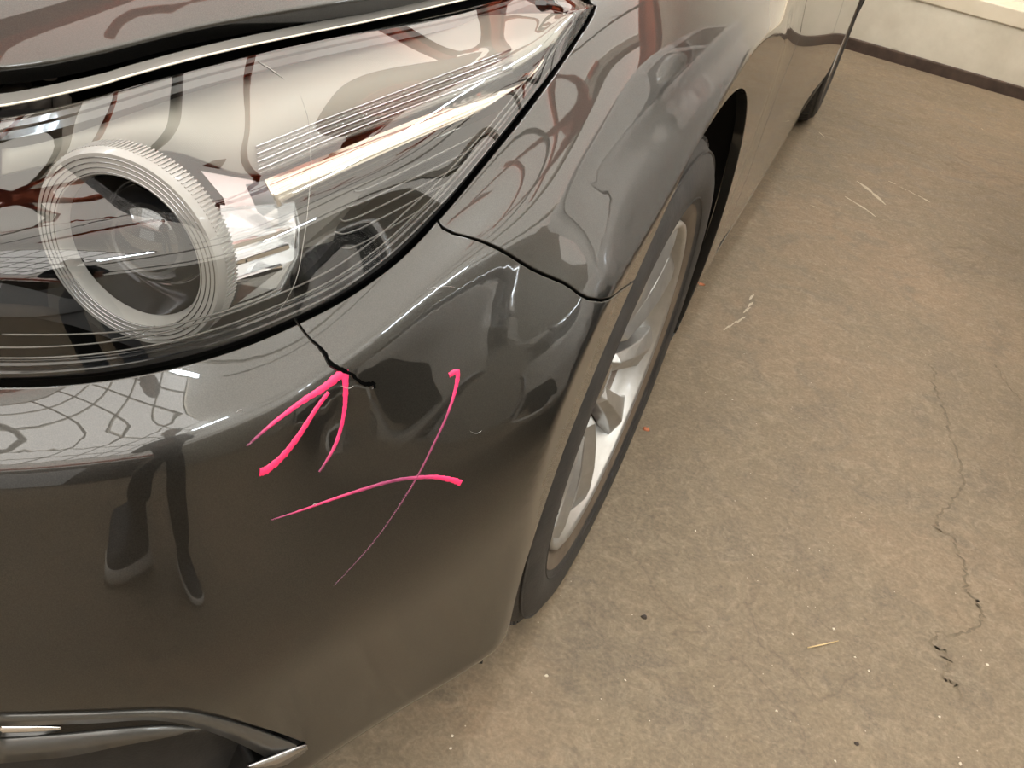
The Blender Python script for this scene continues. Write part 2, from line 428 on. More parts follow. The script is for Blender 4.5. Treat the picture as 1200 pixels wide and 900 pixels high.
for nm, x in (('wall_left', RX0-.1), ('wall_right', RX1+.1)):
    b = MB(); b.box((x, (RY0+WY+.4)/2, RZ/2), (.2, WY+.4-RY0, RZ)); wl = tag(b.build(nm, SHADE_M if x < 0 else GREYW_M), kind='structure')
b = MB()
for x0, x1 in ((RX0, -1.5), (3.5, RX1)): b.box(((x0+x1)/2, RY0-.1, RZ/2), (x1-x0, .2, RZ))
b.box((1.0, RY0-.1, (RZ+3.4)/2), (5.0, .2, RZ-3.4)); tag(b.build('wall_front', SHADE_M), kind='structure')
b = MB(); b.box((1.0, RY0-.25, -.12), (5.4, .3, .22)); b.box((1., RY0-3, -.2), (12, 6, .1)); tag(b.build('trim_3', FLOOR_M), kind='structure')
# roof: sheets given a glow on rust red beams
ceil = MB(); ceil.box(((RX0+RX1)/2, (RY0+WY)/2+.1, RZ+.03), (RX1-RX0, WY-RY0+.5, .04))
ceil = tag(ceil.build('ceiling', SHEET_M), kind='structure')
sk = MB(); sk.box((1.0, -3.7, RZ-.02), (4.4, 5.0, .03)); sk = tag(sk.build('window_1', SKYL_M), kind='structure', label='white glazed rooflight with a pale grid of bars')
for k in range(8): b = MB(); b.box((-1.2+k*4.4/7, -3.7, RZ-.06), (.045, 5.0, .06)); b.build('glazing_bar', GALVL_M, sk)
for k in range(6): b = MB(); b.box((1.0, -6.2+k, RZ-.06), (4.4, .045, .05)); b.build('glazing_bar', GALVL_M, sk)
def ibeam(y, x0, x1, z=3.82, h=.28, wd=.16):
    b = MB(); c = (x0+x1)/2; L = x1-x0
    b.box((c, y, z+h/2-.01), (L, wd, .02)); b.box((c, y, z-h/2+.01), (L, wd, .02)); b.box((c, y, z), (L, .02, h))
    return b
for k, y in enumerate((-7.8, 4.7)): ibeam(y, RX0, RX1).build('roof_beam', STEEL_M, ceil)
for x in (-3.9, -2.2, 3.9, 5.6):
    b = MB(); b.box((x, (RY0+WY)/2, 4.03), (.07, WY-RY0, .12)); b.build('purlin', GALVL_M, ceil)
b = MB()
for z_, w_, h_ in ((3.95, .16, .02), (3.69, .16, .02), (3.82, .02, .26)): b.box((-.15, 2.2, z_), (w_, 5.0, h_))
b.build('roof_beam', STEEL_M, ceil)
ibeam(3.6, RX0, -.25).build('roof_beam', STEEL_M, ceil)
for x, y, rz in ((2.7, 2.3, .4), (3.0, 3.0, -.5), (3.5, 3.1, 1.2), (3.9, 3.8, .2), (2.4, 1.8, 1.0)):  # unseen steel pieces added to reflect as orange dashes in the light strip
    b = MB(); cs, sn = math.cos(rz), math.sin(rz); b.box((x, y, 4.06), (.07, .34, .05), [[cs, -sn, 0], [sn, cs, 0], [0, 0, 1]]); b.build('added_bracket', STEEL_M, ceil)
for (x0, y0, x1, y1) in ((-3.6, .6, .2, 2.7), (.1, 1.4, -2.2, 4.6), (-2.6, .9, .1, 4.6), (2.4, 1.8, 3.9, 3.8)):
    b = MB(); b.tube([(x0, y0, 3.96), (x1, y1, 3.96)], .02, 8); b.build('tie_rod', STEEL_M, ceil)
for x, y, L in ((3.0, 2.2, 4.6), (-1.0, 2.0, 5.)):
    b = MB(); b.tube([(x, y-L/2, 3.76), (x, y+L/2, 3.76)], .03, 10)
    for k in range(4): yy = y-L/2+.5+k*(L-1)/3; b.tube([(x, yy, 3.76), (x, yy, 4.09)], .008, 6)
    tag(b.build('ceiling_pipe', GALV_M), 'thin grey pipe hung under the roof sheets', 'pipe', 'pipes hung under the roof')
for i, (x, y) in enumerate([(-3.4, -4.9), (-2.7, 1.3), (2.9, -1.3), (1.1, 2.2), (4.8, 1.3), (4.8, -5.2)]):
    e = tag(empty('ceiling_lamp', (x, y, 3.52)), 'long twin tube fluorescent lamp hung under the roof', 'lamp', 'fluorescent lamps under the roof')
    b = MB(); b.box((0, 0, .05), (.16, 1.3, .06))
    for yy in (-.5, .5): b.tube([(0, yy, .08), (0, yy, .56)], .004, 6)
    b.build('lamp_body', LAMPBODY_M, e)
    for dx in (-.04, .04):
        b = MB(); b.tube([(dx, -.6, 0.0), (dx, .6, 0.0)], .014, 8); b.build('tube', LAMP_M, e)

# ---------------------------------------------------------------- car surfaces
NET = [
 [(0,.10,.69),(0,.055,.665),(0,.02,.60),(0,.0,.577),(0,-.008,.55),(0,-.012,.47),(0,-.014,.38),(0,-.012,.27),(0,-.002,.235),(0,.05,.20)],
 [(.29,.14,.70),(.31,.09,.668),(.32,.045,.60),(.325,.027,.577),(.33,.017,.55),(.335,.010,.47),(.337,.006,.38),(.339,.003,.27),(.335,.014,.235),(.325,.06,.20)],
 [(.42,.185,.71),(.465,.125,.68),(.49,.085,.607),(.50,.067,.583),(.51,.055,.556),(.517,.044,.475),(.521,.037,.38),(.526,.032,.27),(.520,.044,.235),(.50,.09,.20)],
 [(.539,.254,.72),(.602,.183,.690),(.636,.146,.615),(.648,.130,.590),(.659,.118,.565),(.6711,.1052,.483),(.6758,.0995,.38),(.6766,.1029,.2673),(.680,.103,.235),(.655,.14,.20)],
 [(.585,.354,.74),(.655,.265,.713),(.708,.2,.63),(.727,.19,.610),(.742,.182,.585),(.762,.1731,.49),(.7669,.1695,.38),(.7653,.1735,.2673),(.761,.170,.235),(.735,.205,.20)],
 [(.630,.465,.757),(.695,.36,.728),(.745,.274,.64),(.762,.268,.625),(.779,.262,.605),(.8093,.2568,.5),(.815,.2542,.38),(.8122,.2601,.2673),(.801,.262,.235),(.773,.295,.20)],
 [(.668,.55,.769),(.726,.452,.742),(.766,.353,.664),(.784,.352,.653),(.803,.350,.634),(.8457,.3465,.5335),(.8541,.3437,.3845),(.852,.3518,.2673),(.840,.353,.235),(.81,.385,.20)],
 [(.704,.64,.782),(.746,.54,.763),(.777,.44,.694),(.799,.443,.682),(.825,.448,.664),(.886,.462,.596),(.894,.454,.43),(.892,.457,.265),(.885,.464,.235),(.852,.49,.20)],
 [(.730,.72,.803),(.760,.64,.786),(.783,.56,.742),(.806,.565,.724),(.836,.57,.697),(.891,.575,.632),(.898,.57,.47),(.893,.57,.265),(.885,.575,.225),(.85,.59,.18)],
 [(.750,.85,.850),(.776,.84,.834),(.806,.83,.812),(.834,.834,.790),(.864,.834,.759),(.897,.834,.710),(.901,.834,.5),(.890,.834,.27),(.875,.834,.18),(.845,.834,.15)],
 [(.765,1.1,.885),(.785,1.1,.867),(.81,1.1,.838),(.838,1.1,.807),(.868,1.1,.769),(.898,1.1,.706),(.899,1.1,.5),(.887,1.1,.27),(.872,1.1,.18),(.845,1.1,.15)],
 [(.785,1.35,.925),(.80,1.35,.905),(.825,1.35,.87),(.846,1.35,.828),(.862,1.35,.777),(.875,1.35,.70),(.882,1.35,.5),(.875,1.35,.27),(.862,1.35,.18),(.84,1.35,.15)],
 [(.79,1.7,.945),(.81,1.7,.92),(.838,1.7,.885),(.853,1.7,.84),(.860,1.7,.79),(.868,1.7,.70),(.882,1.7,.5),(.872,1.7,.27),(.86,1.7,.18),(.84,1.7,.15)],
 [(.80,2.3,.96),(.82,2.3,.935),(.85,2.3,.90),(.863,2.3,.85),(.868,2.3,.79),(.872,2.3,.70),(.885,2.3,.5),(.874,2.3,.27),(.86,2.3,.18),(.84,2.3,.15)],
 [(.79,2.9,.975),(.82,2.9,.95),(.85,2.9,.91),(.866,2.9,.86),(.875,2.9,.79),(.884,2.9,.70),(.890,2.9,.5),(.878,2.9,.27),(.86,2.9,.18),(.84,2.9,.15)],
 [(.75,3.534,1.0),(.79,3.534,.97),(.83,3.534,.93),(.862,3.534,.87),(.884,3.534,.80),(.897,3.534,.72),(.90,3.534,.5),(.89,3.534,.27),(.87,3.534,.18),(.84,3.534,.15)],
 [(.70,4.0,1.0),(.75,4.0,.97),(.80,4.0,.93),(.84,4.0,.87),(.862,4.0,.80),(.882,4.0,.72),(.885,4.0,.5),(.865,4.0,.3),(.84,4.0,.22),(.80,4.0,.2)],
 [(.56,4.22,1.0),(.63,4.25,.97),(.68,4.28,.93),(.71,4.30,.87),(.73,4.31,.80),(.76,4.33,.72),(.77,4.34,.5),(.75,4.32,.3),(.72,4.3,.22),(.69,4.27,.2)],
 [(0,4.28,1.0),(0,4.32,.97),(0,4.36,.93),(0,4.38,.87),(0,4.39,.80),(0,4.46,.68),(0,4.47,.5),(0,4.44,.3),(0,4.41,.22),(0,4.38,.2)]]
NET = [r[:5]+[tuple(.82*np.array(r[4])+.18*np.array(r[5]))]+r[5:] for r in NET]     # a tighter fold under the headlight
B0 = Surf(NET)
DC = B0.ev(*pix(B0, 392, 488))[0]; DC2 = B0.ev(*pix(B0, 350, 500))[0]
B = Surf(NET, dent=[(DC, .028, .0022), (DC2, .022, -.0008)], flat=.889)
HN = []
for C_, E_ in [((0,.105,.705),(.27,.145,.712)), ((0,.2,.76),(.40,.202,.727)), ((0,.35,.81),(.527,.268,.7395)), ((0,.47,.84),(.573,.370,.757)),
               ((0,.6,.865),(.627,.470,.776)), ((0,.75,.885),(.684,.62,.797)), ((0,.95,.915),(.730,.84,.850)), ((0,1.15,.94),(.750,1.1,.889)), ((0,1.4,.97),(.772,1.34,.927))]:
    C_, E_ = np.array(C_), np.array(E_); k = 0 if C_[1] < .1 else 1
    HN.append([C_, C_*.55+E_*.45+np.array([0, -.01, .026])*k, C_*.22+E_*.78+np.array([0, -.006, .026])*k, C_*.07+E_*.93+np.array([0, 0, .012])*k, E_])
H = Surf(HN, (90, 60))
car = tag(empty('car', (0, 0, 0)), 'dark metallic grey hatchback with cracked front bumper and pink marker strokes', 'car')

# ---- outlines in surface coordinates
def u_at_y(y, v, lo=1):
    us = np.linspace(B.ku[lo], B.ku[-2], 600); Y = B.base(us, np.full(600, v))[:, 1]; return np.interp(y, Y, us)
def v_of_col(i): return B.kv[i if i < 5 else i+1]
def cur(L, n=5): return list(catmull(np.array(L), n))
V0 = .0035
lens_low = cur(pixl(B, [(0,452),(100,447),(200,430),(280,407),(350,378),(420,340),(470,302),(513,258),(560,203),(620,128),(660,72),(686,32)]))
lens_tip = pix(B, 699, 8)
uL, vL = lens_low[0]
u_in = B.ku[1]*.75
lens_low_ext = cur([np.array([u_in, vL*.8]), np.array([B.ku[1]*1.0, vL*.95]), np.array([(B.ku[1]+uL)/2, vL]), lens_low[0]], 5)[:-1]
lens_low_all = lens_low_ext+lens_low
u_top_end = u_at_y(.66, V0)
lens_top = [np.array([u, V0]) for u in np.linspace(u_in, u_top_end, 14)]
tip_top = cur([lens_top[-1], (lens_top[-1]+lens_tip)/2+np.array([.014, -.003]), lens_tip], 5)[1:]
lens_poly = lens_low_all+[lens_tip]+tip_top[::-1][1:]+lens_top[::-1]
i513 = int(np.argmin([np.hypot(*(q-pix(B, 513, 258))) for q in lens_low]))
seam = cur(pixl(B, [(513,258),(560,281),(610,307),(660,331),(705,352),(743,330)]), 4)
ARC, AZ, AR = (.834, 3.534), .325, .376
def arc(yc, a0, a1, n, r=AR): return [side(B, yc+r*math.cos(math.radians(a)), AZ+r*math.sin(math.radians(a))) for a in np.linspace(a0, a1, n)]
e3 = B.ev(*seam[-1])[0]; a_seam = math.degrees(math.atan2(e3[2]-AZ, e3[1]-ARC[0])); r_seam = math.hypot(e3[2]-AZ, e3[1]-ARC[0])
print('seam end', e3, a_seam, r_seam)
def arcb(a0, a1, n): # radius eases from the seam end to AR
    out = []
    for a in np.linspace(a0, a1, n):
        k = max(0, 1-abs(a-a_seam)/25); r = AR+(r_seam-AR)*k*k*(3-2*k)
        out.append(side(B, ARC[0]+r*math.cos(math.radians(a)), AZ+r*math.sin(math.radians(a))))
    return out
vb = v_of_col(9)-.002; vbl = v_of_col(8)
arch_low = arcb(a_seam, 192, 20)[1:]
bot = [np.array([u, vb]) for u in np.linspace(arch_low[-1][0]+.0, 0, 24)]
# the lens bulges in a curve of its own: soft slope on top, steep face below
KL = 13
def pick(L, t): 
    P = np.array([B.ev(*q)[0] for q in L]); d = np.concatenate([[0], np.cumsum(np.linalg.norm(np.diff(P, axis=0), axis=1))]); d /= d[-1]
    return np.array([[np.interp(x, d, P[:, k]) for k in range(3)] for x in t])
tk = np.array([0, .09, .18, .27, .36, .45, .54, .63, .72, .81, .89, .96, 1.])*.992
LO = pick(lens_low_all+[lens_tip], tk); fine = pick(lens_top+tip_top, np.linspace(0, .992, 240))
TO = []; last = 0                                     # each lower point is matched to the top point square across from it
for k in range(KL):
    tg = LO[min(k+1, KL-1)]-LO[max(k-1, 0)]; tg = tg*np.array([1, 1, 0]); tg /= np.linalg.norm(tg)
    c = int(np.argmin(np.abs((fine-LO[k])@tg)+(np.arange(240) < last)*9)); c = max(c, last); wgt = np.clip((tk[k]-.72)/.28, 0, 1)**1.5
    c = int(round(c*(1-wgt)+239*wgt)); c = max(c, last+2 if k else 0); last = min(c, 239); TO.append(fine[last])
LNET = []
for a, c in zip(TO, LO):
    ch = c-a; Lc = np.linalg.norm(ch); e = ch/Lc; a = a+e*min(.0055, Lc*.3); c = c-e*min(.0055, Lc*.3); ch = c-a
    slope = math.degrees(math.atan2(-ch[2], math.hypot(ch[0], ch[1]))); g = min(1.35, max(.15, math.tan(math.radians(max(slope-17+5*len(LNET)/KL, 1)))*.675/.178))
    nv = np.array([0, 0, 1.])-e*e[2]; nv /= np.linalg.norm(nv)
    LNET.append([a]+[a+ch*t+nv*Lc*bl*g for t, bl in ((.2, .055), (.4, .110), (.57, .156), (.675, .178), (.755, .163), (.88, .090))]+[c])
LS = Surf(LNET, (130, 60))
# fog lamp recess
fog = cur(pixl(B, [(0,836),(110,833),(200,830),(250,838),(300,853),(345,868),(357,876)])+pixl(B, [(335,893),(300,899)]), 4)
fA = pix(B, 0, 836); fz = [np.array([B.ku[1]*1.2, fA[1]-.01]), ]
fog_low = [side_p for side_p in [np.array([pix(B, 300, 899)[0]-.02, v_of_col(8)-.012]), np.array([fA[0]-.02, v_of_col(8)-.004]), np.array([B.ku[1]*1.25, v_of_col(8)-.01])]]
fog_poly = [np.array([B.ku[1]*1.15, fA[1]+.02]), np.array([B.ku[1]*1.3, fA[1]-.004]), np.array([(B.ku[1]*1.3+fA[0])/2, fA[1]-.004])]+fog+fog_low
# grille opening cut
gr = [np.array([0, v_of_col(4)-.01]), np.array([B.ku[1]*.6, v_of_col(4)-.01]), np.array([B.ku[1]*.9, v_of_col(5)]), np.array([B.ku[1]*.85, v_of_col(7)]), np.array([0, v_of_col(7)+.01])]
bumper_poly = [np.array([0, vL*.18]), np.array([u_in*.9, vL*.18])]+lens_low_all[:len(lens_low_ext)+i513+1]+seam[1:]+arch_low+bot+[gr[-1], gr[3], gr[2], gr[1], gr[0]]
bumper = panel('bumper', B, bumper_poly, PAINT, car, step=.0085, holes=[fog_poly], gap=.0022, mirror=True)

yd0, yd1, yd2 = 1.47, 2.48, 3.32
seam_door = [np.array([u_at_y(yd0-.03, V0), V0])]+pixl(B, [(944,6),(936,45)])+[side(B, 1.515, .5), side(B, 1.53, .26)]
seam_door = cur(seam_door, 4)
fend = seam[::-1][:-1]+lens_low[i513:]+[lens_tip]+[tip_top[-2], tip_top[-3]]
fend += [np.array([u, V0]) for u in np.linspace(u_at_y(.70, V0), seam_door[0][0], 16)][1:-1]
fend += seam_door+[side(B, 1.53, .225)]+[side(B, ARC[0]+.39, .22)]+arcb(-15, a_seam, 40)[:-1]
for nm, mm in (('front_fender', False), ('front_fender', True)): panel(nm, B, fend, PAINT, car, step=.010 if not mm else .03, gap=.0022, only_mirror=mm)
front_door = seam_door+[side(B, y, .235) for y in (1.7, 2.0, 2.3)]+cur([side(B, yd1+.02, .235), side(B, yd1, .5), side(B, yd1-.01, .75), np.array([u_at_y(yd1-.02, V0), V0])], 4)
front_door += [np.array([u, V0]) for u in np.linspace(u_at_y(yd1-.02, V0), u_at_y(yd0-.03, V0), 9)][1:-1]
for mm in (False, True): panel('front_door', B, front_door, PAINT, car, step=.02 if not mm else .05, gap=.003, only_mirror=mm)
ra = lambda a0, a1, n: [side(B, ARC[1]+AR*math.cos(math.radians(a)), AZ+AR*math.sin(math.radians(a))) for a in np.linspace(a0, a1, n)]
rear_door = [np.array([u_at_y(yd1-.02, V0), V0]), side(B, yd1-.01, .75), side(B, yd1, .5), side(B, yd1+.02, .235), side(B, 2.8, .235), side(B, 3.10, .235)]+ra(192, 150, 12)
rear_door += [side(B, 3.24, .62), side(B, yd2-.02, .75), np.array([u_at_y(yd2, V0), V0])]
rear_door += [np.array([u, V0]) for u in np.linspace(u_at_y(yd2, V0), u_at_y(yd1-.02, V0), 7)][1:-1]
for mm in (False, True): panel('rear_door', B, rear_door, PAINT, car, step=.025 if not mm else .05, gap=.003, only_mirror=mm)
ub = u_at_y(4.05, .1)
quarter = [np.array([u_at_y(yd2, V0), V0]), side(B, yd2-.02, .75), side(B, 3.24, .62)]+ra(150, 15, 30)+[side(B, 4.02, .56), side(B, 4.15, .62), np.array([B.ku[-2]+.1, v_of_col(5)]), np.array([B.ku[-1]-.002, v_of_col(5)]), np.array([B.ku[-1]-.002, V0])]
quarter += [np.array([u, V0]) for u in np.linspace(B.ku[-1]-.002, u_at_y(yd2, V0), 14)][1:-1]
for mm in (False, True): panel('rear_quarter_panel', B, quarter, PAINT, car, step=.03 if not mm else .05, gap=.003, only_mirror=mm)
rbump = [side(B, 4.02, .56)]+ra(15, -20, 8)+[np.array([u, vb]) for u in np.linspace(u_at_y(3.93, vb), B.ku[-1]-.001, 12)]+[np.array([B.ku[-1]-.001, v_of_col(5)]), np.array([B.ku[-2]+.1, v_of_col(5)]), side(B, 4.15, .62)]
panel('rear_bumper', B, rbump, PAINT, car, step=.03, gap=.003, mirror=True)
sill = [side(B, 1.53, .232), side(B, 1.23, .218), side(B, 1.21, .19), np.array([u_at_y(1.22, vb), vb])]+[np.array([u, vb]) for u in np.linspace(u_at_y(1.5, vb), u_at_y(3.0, vb), 6)]+[np.array([u_at_y(3.13, vb), vb]), side(B, 3.14, .232), side(B, 2.6, .232), side(B, 2.0, .232)]
for mm in (False, True): panel('sill', B, sill, PAINT, car, step=.02 if not mm else .05, gap=.002, only_mirror=mm)
hood_poly = [np.array(p) for p in [(0, 0)]]+[np.array([0, v]) for v in np.linspace(0, H.kv[-1], 12)][1:]+[np.array([u, H.kv[-1]]) for u in np.linspace(0, H.ku[-1], 30)][1:]+[np.array([H.ku[-1], v]) for v in np.linspace(H.kv[-1], 0, 8)][1:]
hood = panel('hood', H, hood_poly, PAINT, car, step=.014, gap=0, depth=.015, mirror=True, edge=.003)
# ---------------------------------------------------------------- headlight
def V3(*a): return np.array(a, float)
def lens_pt(px, py, depth):
    """a point 'depth' metres behind the lens, seen through it at that spot"""
    try: X = LS.ev(*pix(LS, px, py))[0]
    except ValueError: X = B.ev(*pix(B, px, py))[0]
    d = ray(px, py); d /= np.linalg.norm(d); return X+d*depth
hl = empty('headlight', parent=car)
lrect = [np.array([u, 0.]) for u in np.linspace(0, LS.ku[-1], 40)]+[np.array([LS.ku[-1], v]) for v in np.linspace(0, LS.kv[-1], 6)][1:]+[np.array([u, LS.kv[-1]]) for u in np.linspace(LS.ku[-1], 0, 40)][1:]+[np.array([0., v]) for v in np.linspace(LS.kv[-1], 0, 8)][1:-1]
lens = panel('lens', LS, lrect, LENS_M, hl, step=.008, gap=0, depth=0)
seal_l = resample(B, np.array(lens_poly), .008)
O2, m_, O_, N_ = frame_loop(B, seal_l)
def ring_pts(g, off): 
    L = seal_l-O2*(g/m_)[:, None]; return B.ev(L[:, 0], L[:, 1])-N_*off
# rubber seal, lens rim and a tube painting the rim highlight, all following the outline of the lens
def loop_strip(name, m, A, Bp, parent):
    b = MB(); n = len(A); b.add(list(A)+list(Bp), [(i, (i+1) % n, n+(i+1) % n, n+i) for i in range(n)], True); return b.build(name, m, parent)
loop_strip('seal', SEAL_M, ring_pts(.0022, .012), ring_pts(.0040, .004), hl)
loop_strip('seal_lip', SEAL_M, ring_pts(.0040, .004), ring_pts(.0062, .0025), hl)
loop_strip('lens_rim', PLASTIC_M, ring_pts(.0055, .0045), ring_pts(.0125, .012), hl)
nlow = int(len(seal_l)*.52)
b = MB(); b.tube(ring_pts(.0135, .011)[:nlow], .0007, 6); b.build('rim_highlight', BEZEL_M, hl)
b = MB(); b.tube(ring_pts(.0185, .014)[:nlow], .0006, 6); b.build('inner_rim_line', BEZEL_M, hl)
FL_M = mat('grey_lens_flange', srgb('777571'), .25, .2, .5)
fa = [p+(q-p)/np.linalg.norm(q-p)*(-.001)+V3(0, 0, .001) for p, q in zip(TO, LO)]; fb = [p+V3(-.009, .014, .003) for p in fa]
fa, fb = catmull(fa, 4), catmull(fb, 4); b = MB(); b.strip(fa, fb); b.build('lens_flange', FL_M, hl)
b = MB(); b.tube([p+V3(0, 0, .0008) for p in fa], .0008, 6); b.build('rim_highlight', mat('pale_edge_glint', srgb('d9d2c2'), .3), hl)  # cream tube paints the highlight along the top lens edge
# housing bowl behind the lens
low_n = len(lens_low_all)
loop_strip('housing_wall', HOUSE_M, ring_pts(.010, .006), ring_pts(.010, .006)+V3(-.03, .03, -.11), hl)
panel('housing', B, lens_poly, HOUSE_M, hl, step=.015, gap=.018, depth=0, off=.128)
# upper shelf: a grey satin reflector plate under the top of the lens
def sheet(name, m, tops, bots, parent, thick=.003, n=6):
    A = catmull(tops, n); C2 = catmull(bots, n); b = MB(); b.strip(A, C2)
    o = b.build(name, m, parent); md = o.modifiers.new('solid', 'SOLIDIFY'); md.thickness = thick; md.offset = 0
    return o
tops = [lens_pt(x, y, d) for x, y, d in ((2,142,.02),(100,120,.02),(200,92,.02),(300,66,.02),(400,44,.02),(500,27,.018),(600,18,.014),(672,18,.008))]
bots = [lens_pt(x, y, d) for x, y, d in ((2,205,.045),(100,185,.05),(200,178,.05),(300,205,.055),(400,165,.050),(500,128,.042),(590,88,.028),(650,50,.010))]
sheet('upper_reflector', SHELF_M, tops, bots, hl)
def along(P, t):
    P = np.array(P); L = np.concatenate([[0], np.cumsum(np.linalg.norm(np.diff(P, axis=0), axis=1))]); L /= L[-1]
    return np.array([np.interp(t, L, P[:, k]) for k in range(3)]).T
# fine ribs above the light strip
up = [lens_pt(x, y, d) for x, y, d in ((300,172,.04),(380,140,.036),(460,110,.03),(540,80,.022),(600,58,.014))]
lo = [lens_pt(x, y, d) for x, y, d in ((303,204,.044),(380,170,.04),(460,138,.034),(540,108,.026),(600,84,.018))]
tt = np.linspace(0, 1, 14)
for k in range(8):
    a = k/7; b = MB(); b.tube((1-a)*along(up, tt)+a*along(lo, tt), .0009, 5); b.build('reflector_rib', CLEAR_M if k % 2 else SATIN_M, hl)
# light strip, a long polished plank facing the roof
st = [lens_pt(x, y, d) for x, y, d in ((309,212,.046),(350,195,.045),(430,163,.040),(500,135,.034),(560,110,.027),(600,93,.021),(625,80,.015),(637,68,.009))]
sb = [lens_pt(x, y, d) for x, y, d in ((325,243,.024),(365,226,.024),(440,194,.021),(510,163,.017),(565,139,.013),(603,119,.010),(627,96,.008),(638,70,.007))]
SN = V3(.64, -.25, .73); SN /= np.linalg.norm(SN); SP0 = lens_pt(325, 243, .026)   # one flat plank, tilted to face the roof
def plank(px, py): d = ray(px, py); return CAM+d*(np.dot(SP0-CAM, SN)/np.dot(d, SN))
st = [plank(x, y) for x, y in ((309,212),(350,195),(430,163),(500,135),(560,110),(600,93),(625,80),(637,68))]
sb = [plank(x, y) for x, y in ((325,243),(365,226),(440,194),(510,163),(565,139),(603,119),(627,96),(638,70))]
TS, SB = catmull(st, 5), catmull(sb, 5)
b = MB(); b.strip(TS, SB); n0 = np.cross(TS[4]-TS[0], SB[0]-TS[0]); n0 /= np.linalg.norm(n0); n0 = n0 if n0[2] > 0 else -n0
o = b.build('light_strip', mat('cream_mirror', srgb('cdc5b8'), .05, 1.), hl); md = o.modifiers.new('solid', 'SOLIDIFY'); md.thickness = .003; md.offset = 0
b = MB(); b.strip(SB, [p+V3(.0, .004, -.016) for p in SB]); b.build('strip_underside', BEZEL_M, hl)
b = MB(); b.strip([TS[0], SB[0]], [TS[0]+V3(-.012, -.002, -.006), SB[0]+V3(-.012, 0, -.012)]); b.build('strip_end', SATIN_M, hl)
# grey bezel panel below the strip
b = MB(); P = [lens_pt(x, y, d) for x, y, d in ((345,245,.034),(450,205,.034),(530,172,.03),(470,205,.036),(420,232,.04),(395,265,.045),(390,283,.045),(350,292,.042),(344,270,.04))]
b.add(P, [tuple(range(len(P)))]); o = b.build('bezel_panel', BEZEL_M, hl)
# louvre ribs in the black rear corner
for (x0, y0, x1, y1, x2, y2) in ((415,224,440,217,560,158),(405,241,432,234,572,166),(398,257,425,252,560,184),(392,272,422,268,540,206),(400,290,425,285,520,230)):
    b = MB(); b.tube(catmull([lens_pt(x0, y0, .035), lens_pt(x1, y1, .032), lens_pt(x2, y2, .022)], 5), .0007, 6); b.build('louvre', BEZEL_M, hl)
    b = MB(); A = catmull([lens_pt(x0, y0+2, .036), lens_pt(x1, y1+2, .033), lens_pt(x2, y2+2, .023)], 5)
    b.strip(A, [p+V3(-.004, .01, -.002) for p in A]); b.build('louvre_blade', PLASTIC_M, hl)
# projector: frosted ribbed ring, chrome bowl, ball lens
RC = lens_pt(150, 296, .052); RAX = V3(.10, -1, -.02); RAX /= np.linalg.norm(RAX)
RING_M = mat('frosted_light_guide', srgb('93918d'), .4, 0, .3)
R_O, R_I = .0635, .0480
ring = MB(); ring.lathe([(R_O, -.016), (R_O+.001, -.004), (R_O-.0015, .001), (R_I+.0015, .001), (R_I, -.002), (R_I-.001, -.010)], RC, RAX, 96)
ring = ring.build('projector_ring', RING_M, hl, auto=True)
e1 = np.cross(RAX, [0, 0, 1.]); e1 /= np.linalg.norm(e1); e2 = np.cross(e1, RAX)
rb = MB()
for k in range(150):
    a = 2*math.pi*k/150; d = math.cos(a)*e1+math.sin(a)*e2
    t = np.cross(RAX, d); c = RC+d*(R_O+.0009)-RAX*.010; rb.box(c, (.0010, .0010, .012), np.stack([d, t, RAX], 1))
tag(rb.build('ring_ribs', RING_M, ring), kind='stuff')
for rr, oo in ((.0595, .0010), (.0565, .0010), (.0535, .0010), (.0505, .0010)):
    b = MB(); a = np.linspace(0, 2*math.pi, 80, endpoint=False)
    b.tube([RC+rr*(math.cos(t)*e1+math.sin(t)*e2)+RAX*oo for t in a], .0004, 5, closed=True); b.build('ring_groove', SATIN_M, ring)
b = MB(); b.lathe([(R_I-.0012, -.009), (R_I-.002, -.014), (R_I-.006, -.03), (R_I-.013, -.05)], RC, RAX, 72); b.build('inner_bowl', mat('dark_chrome', srgb('77777a'), .1, 1.), hl)
b = MB(); b.lathe([(R_I-.012, -.045), (.030, -.05), (.0001, -.052)], RC, RAX, 48); b.build('bowl_back', PLASTIC_M, hl)
prof = [((.0335*math.sin(t)), -.034+.030*math.cos(t)) for t in np.linspace(math.pi/2, 0.0001, 14)]
BALL_M = mat('projector_glass', srgb('16181b'), .02, 0, 1.0); BALL_M.node_tree.nodes['Principled BSDF'].inputs['IOR'].default_value = 1.7
b = MB(); b.lathe(prof, RC, RAX, 64); b.build('projector_lens', BALL_M, hl)
b = MB(); b.lathe([(.0335, -.046), (.0365, -.038), (.0360, -.030), (.0335, -.032)], RC, RAX, 64); b.build('projector_collar', CHROME_M, hl)
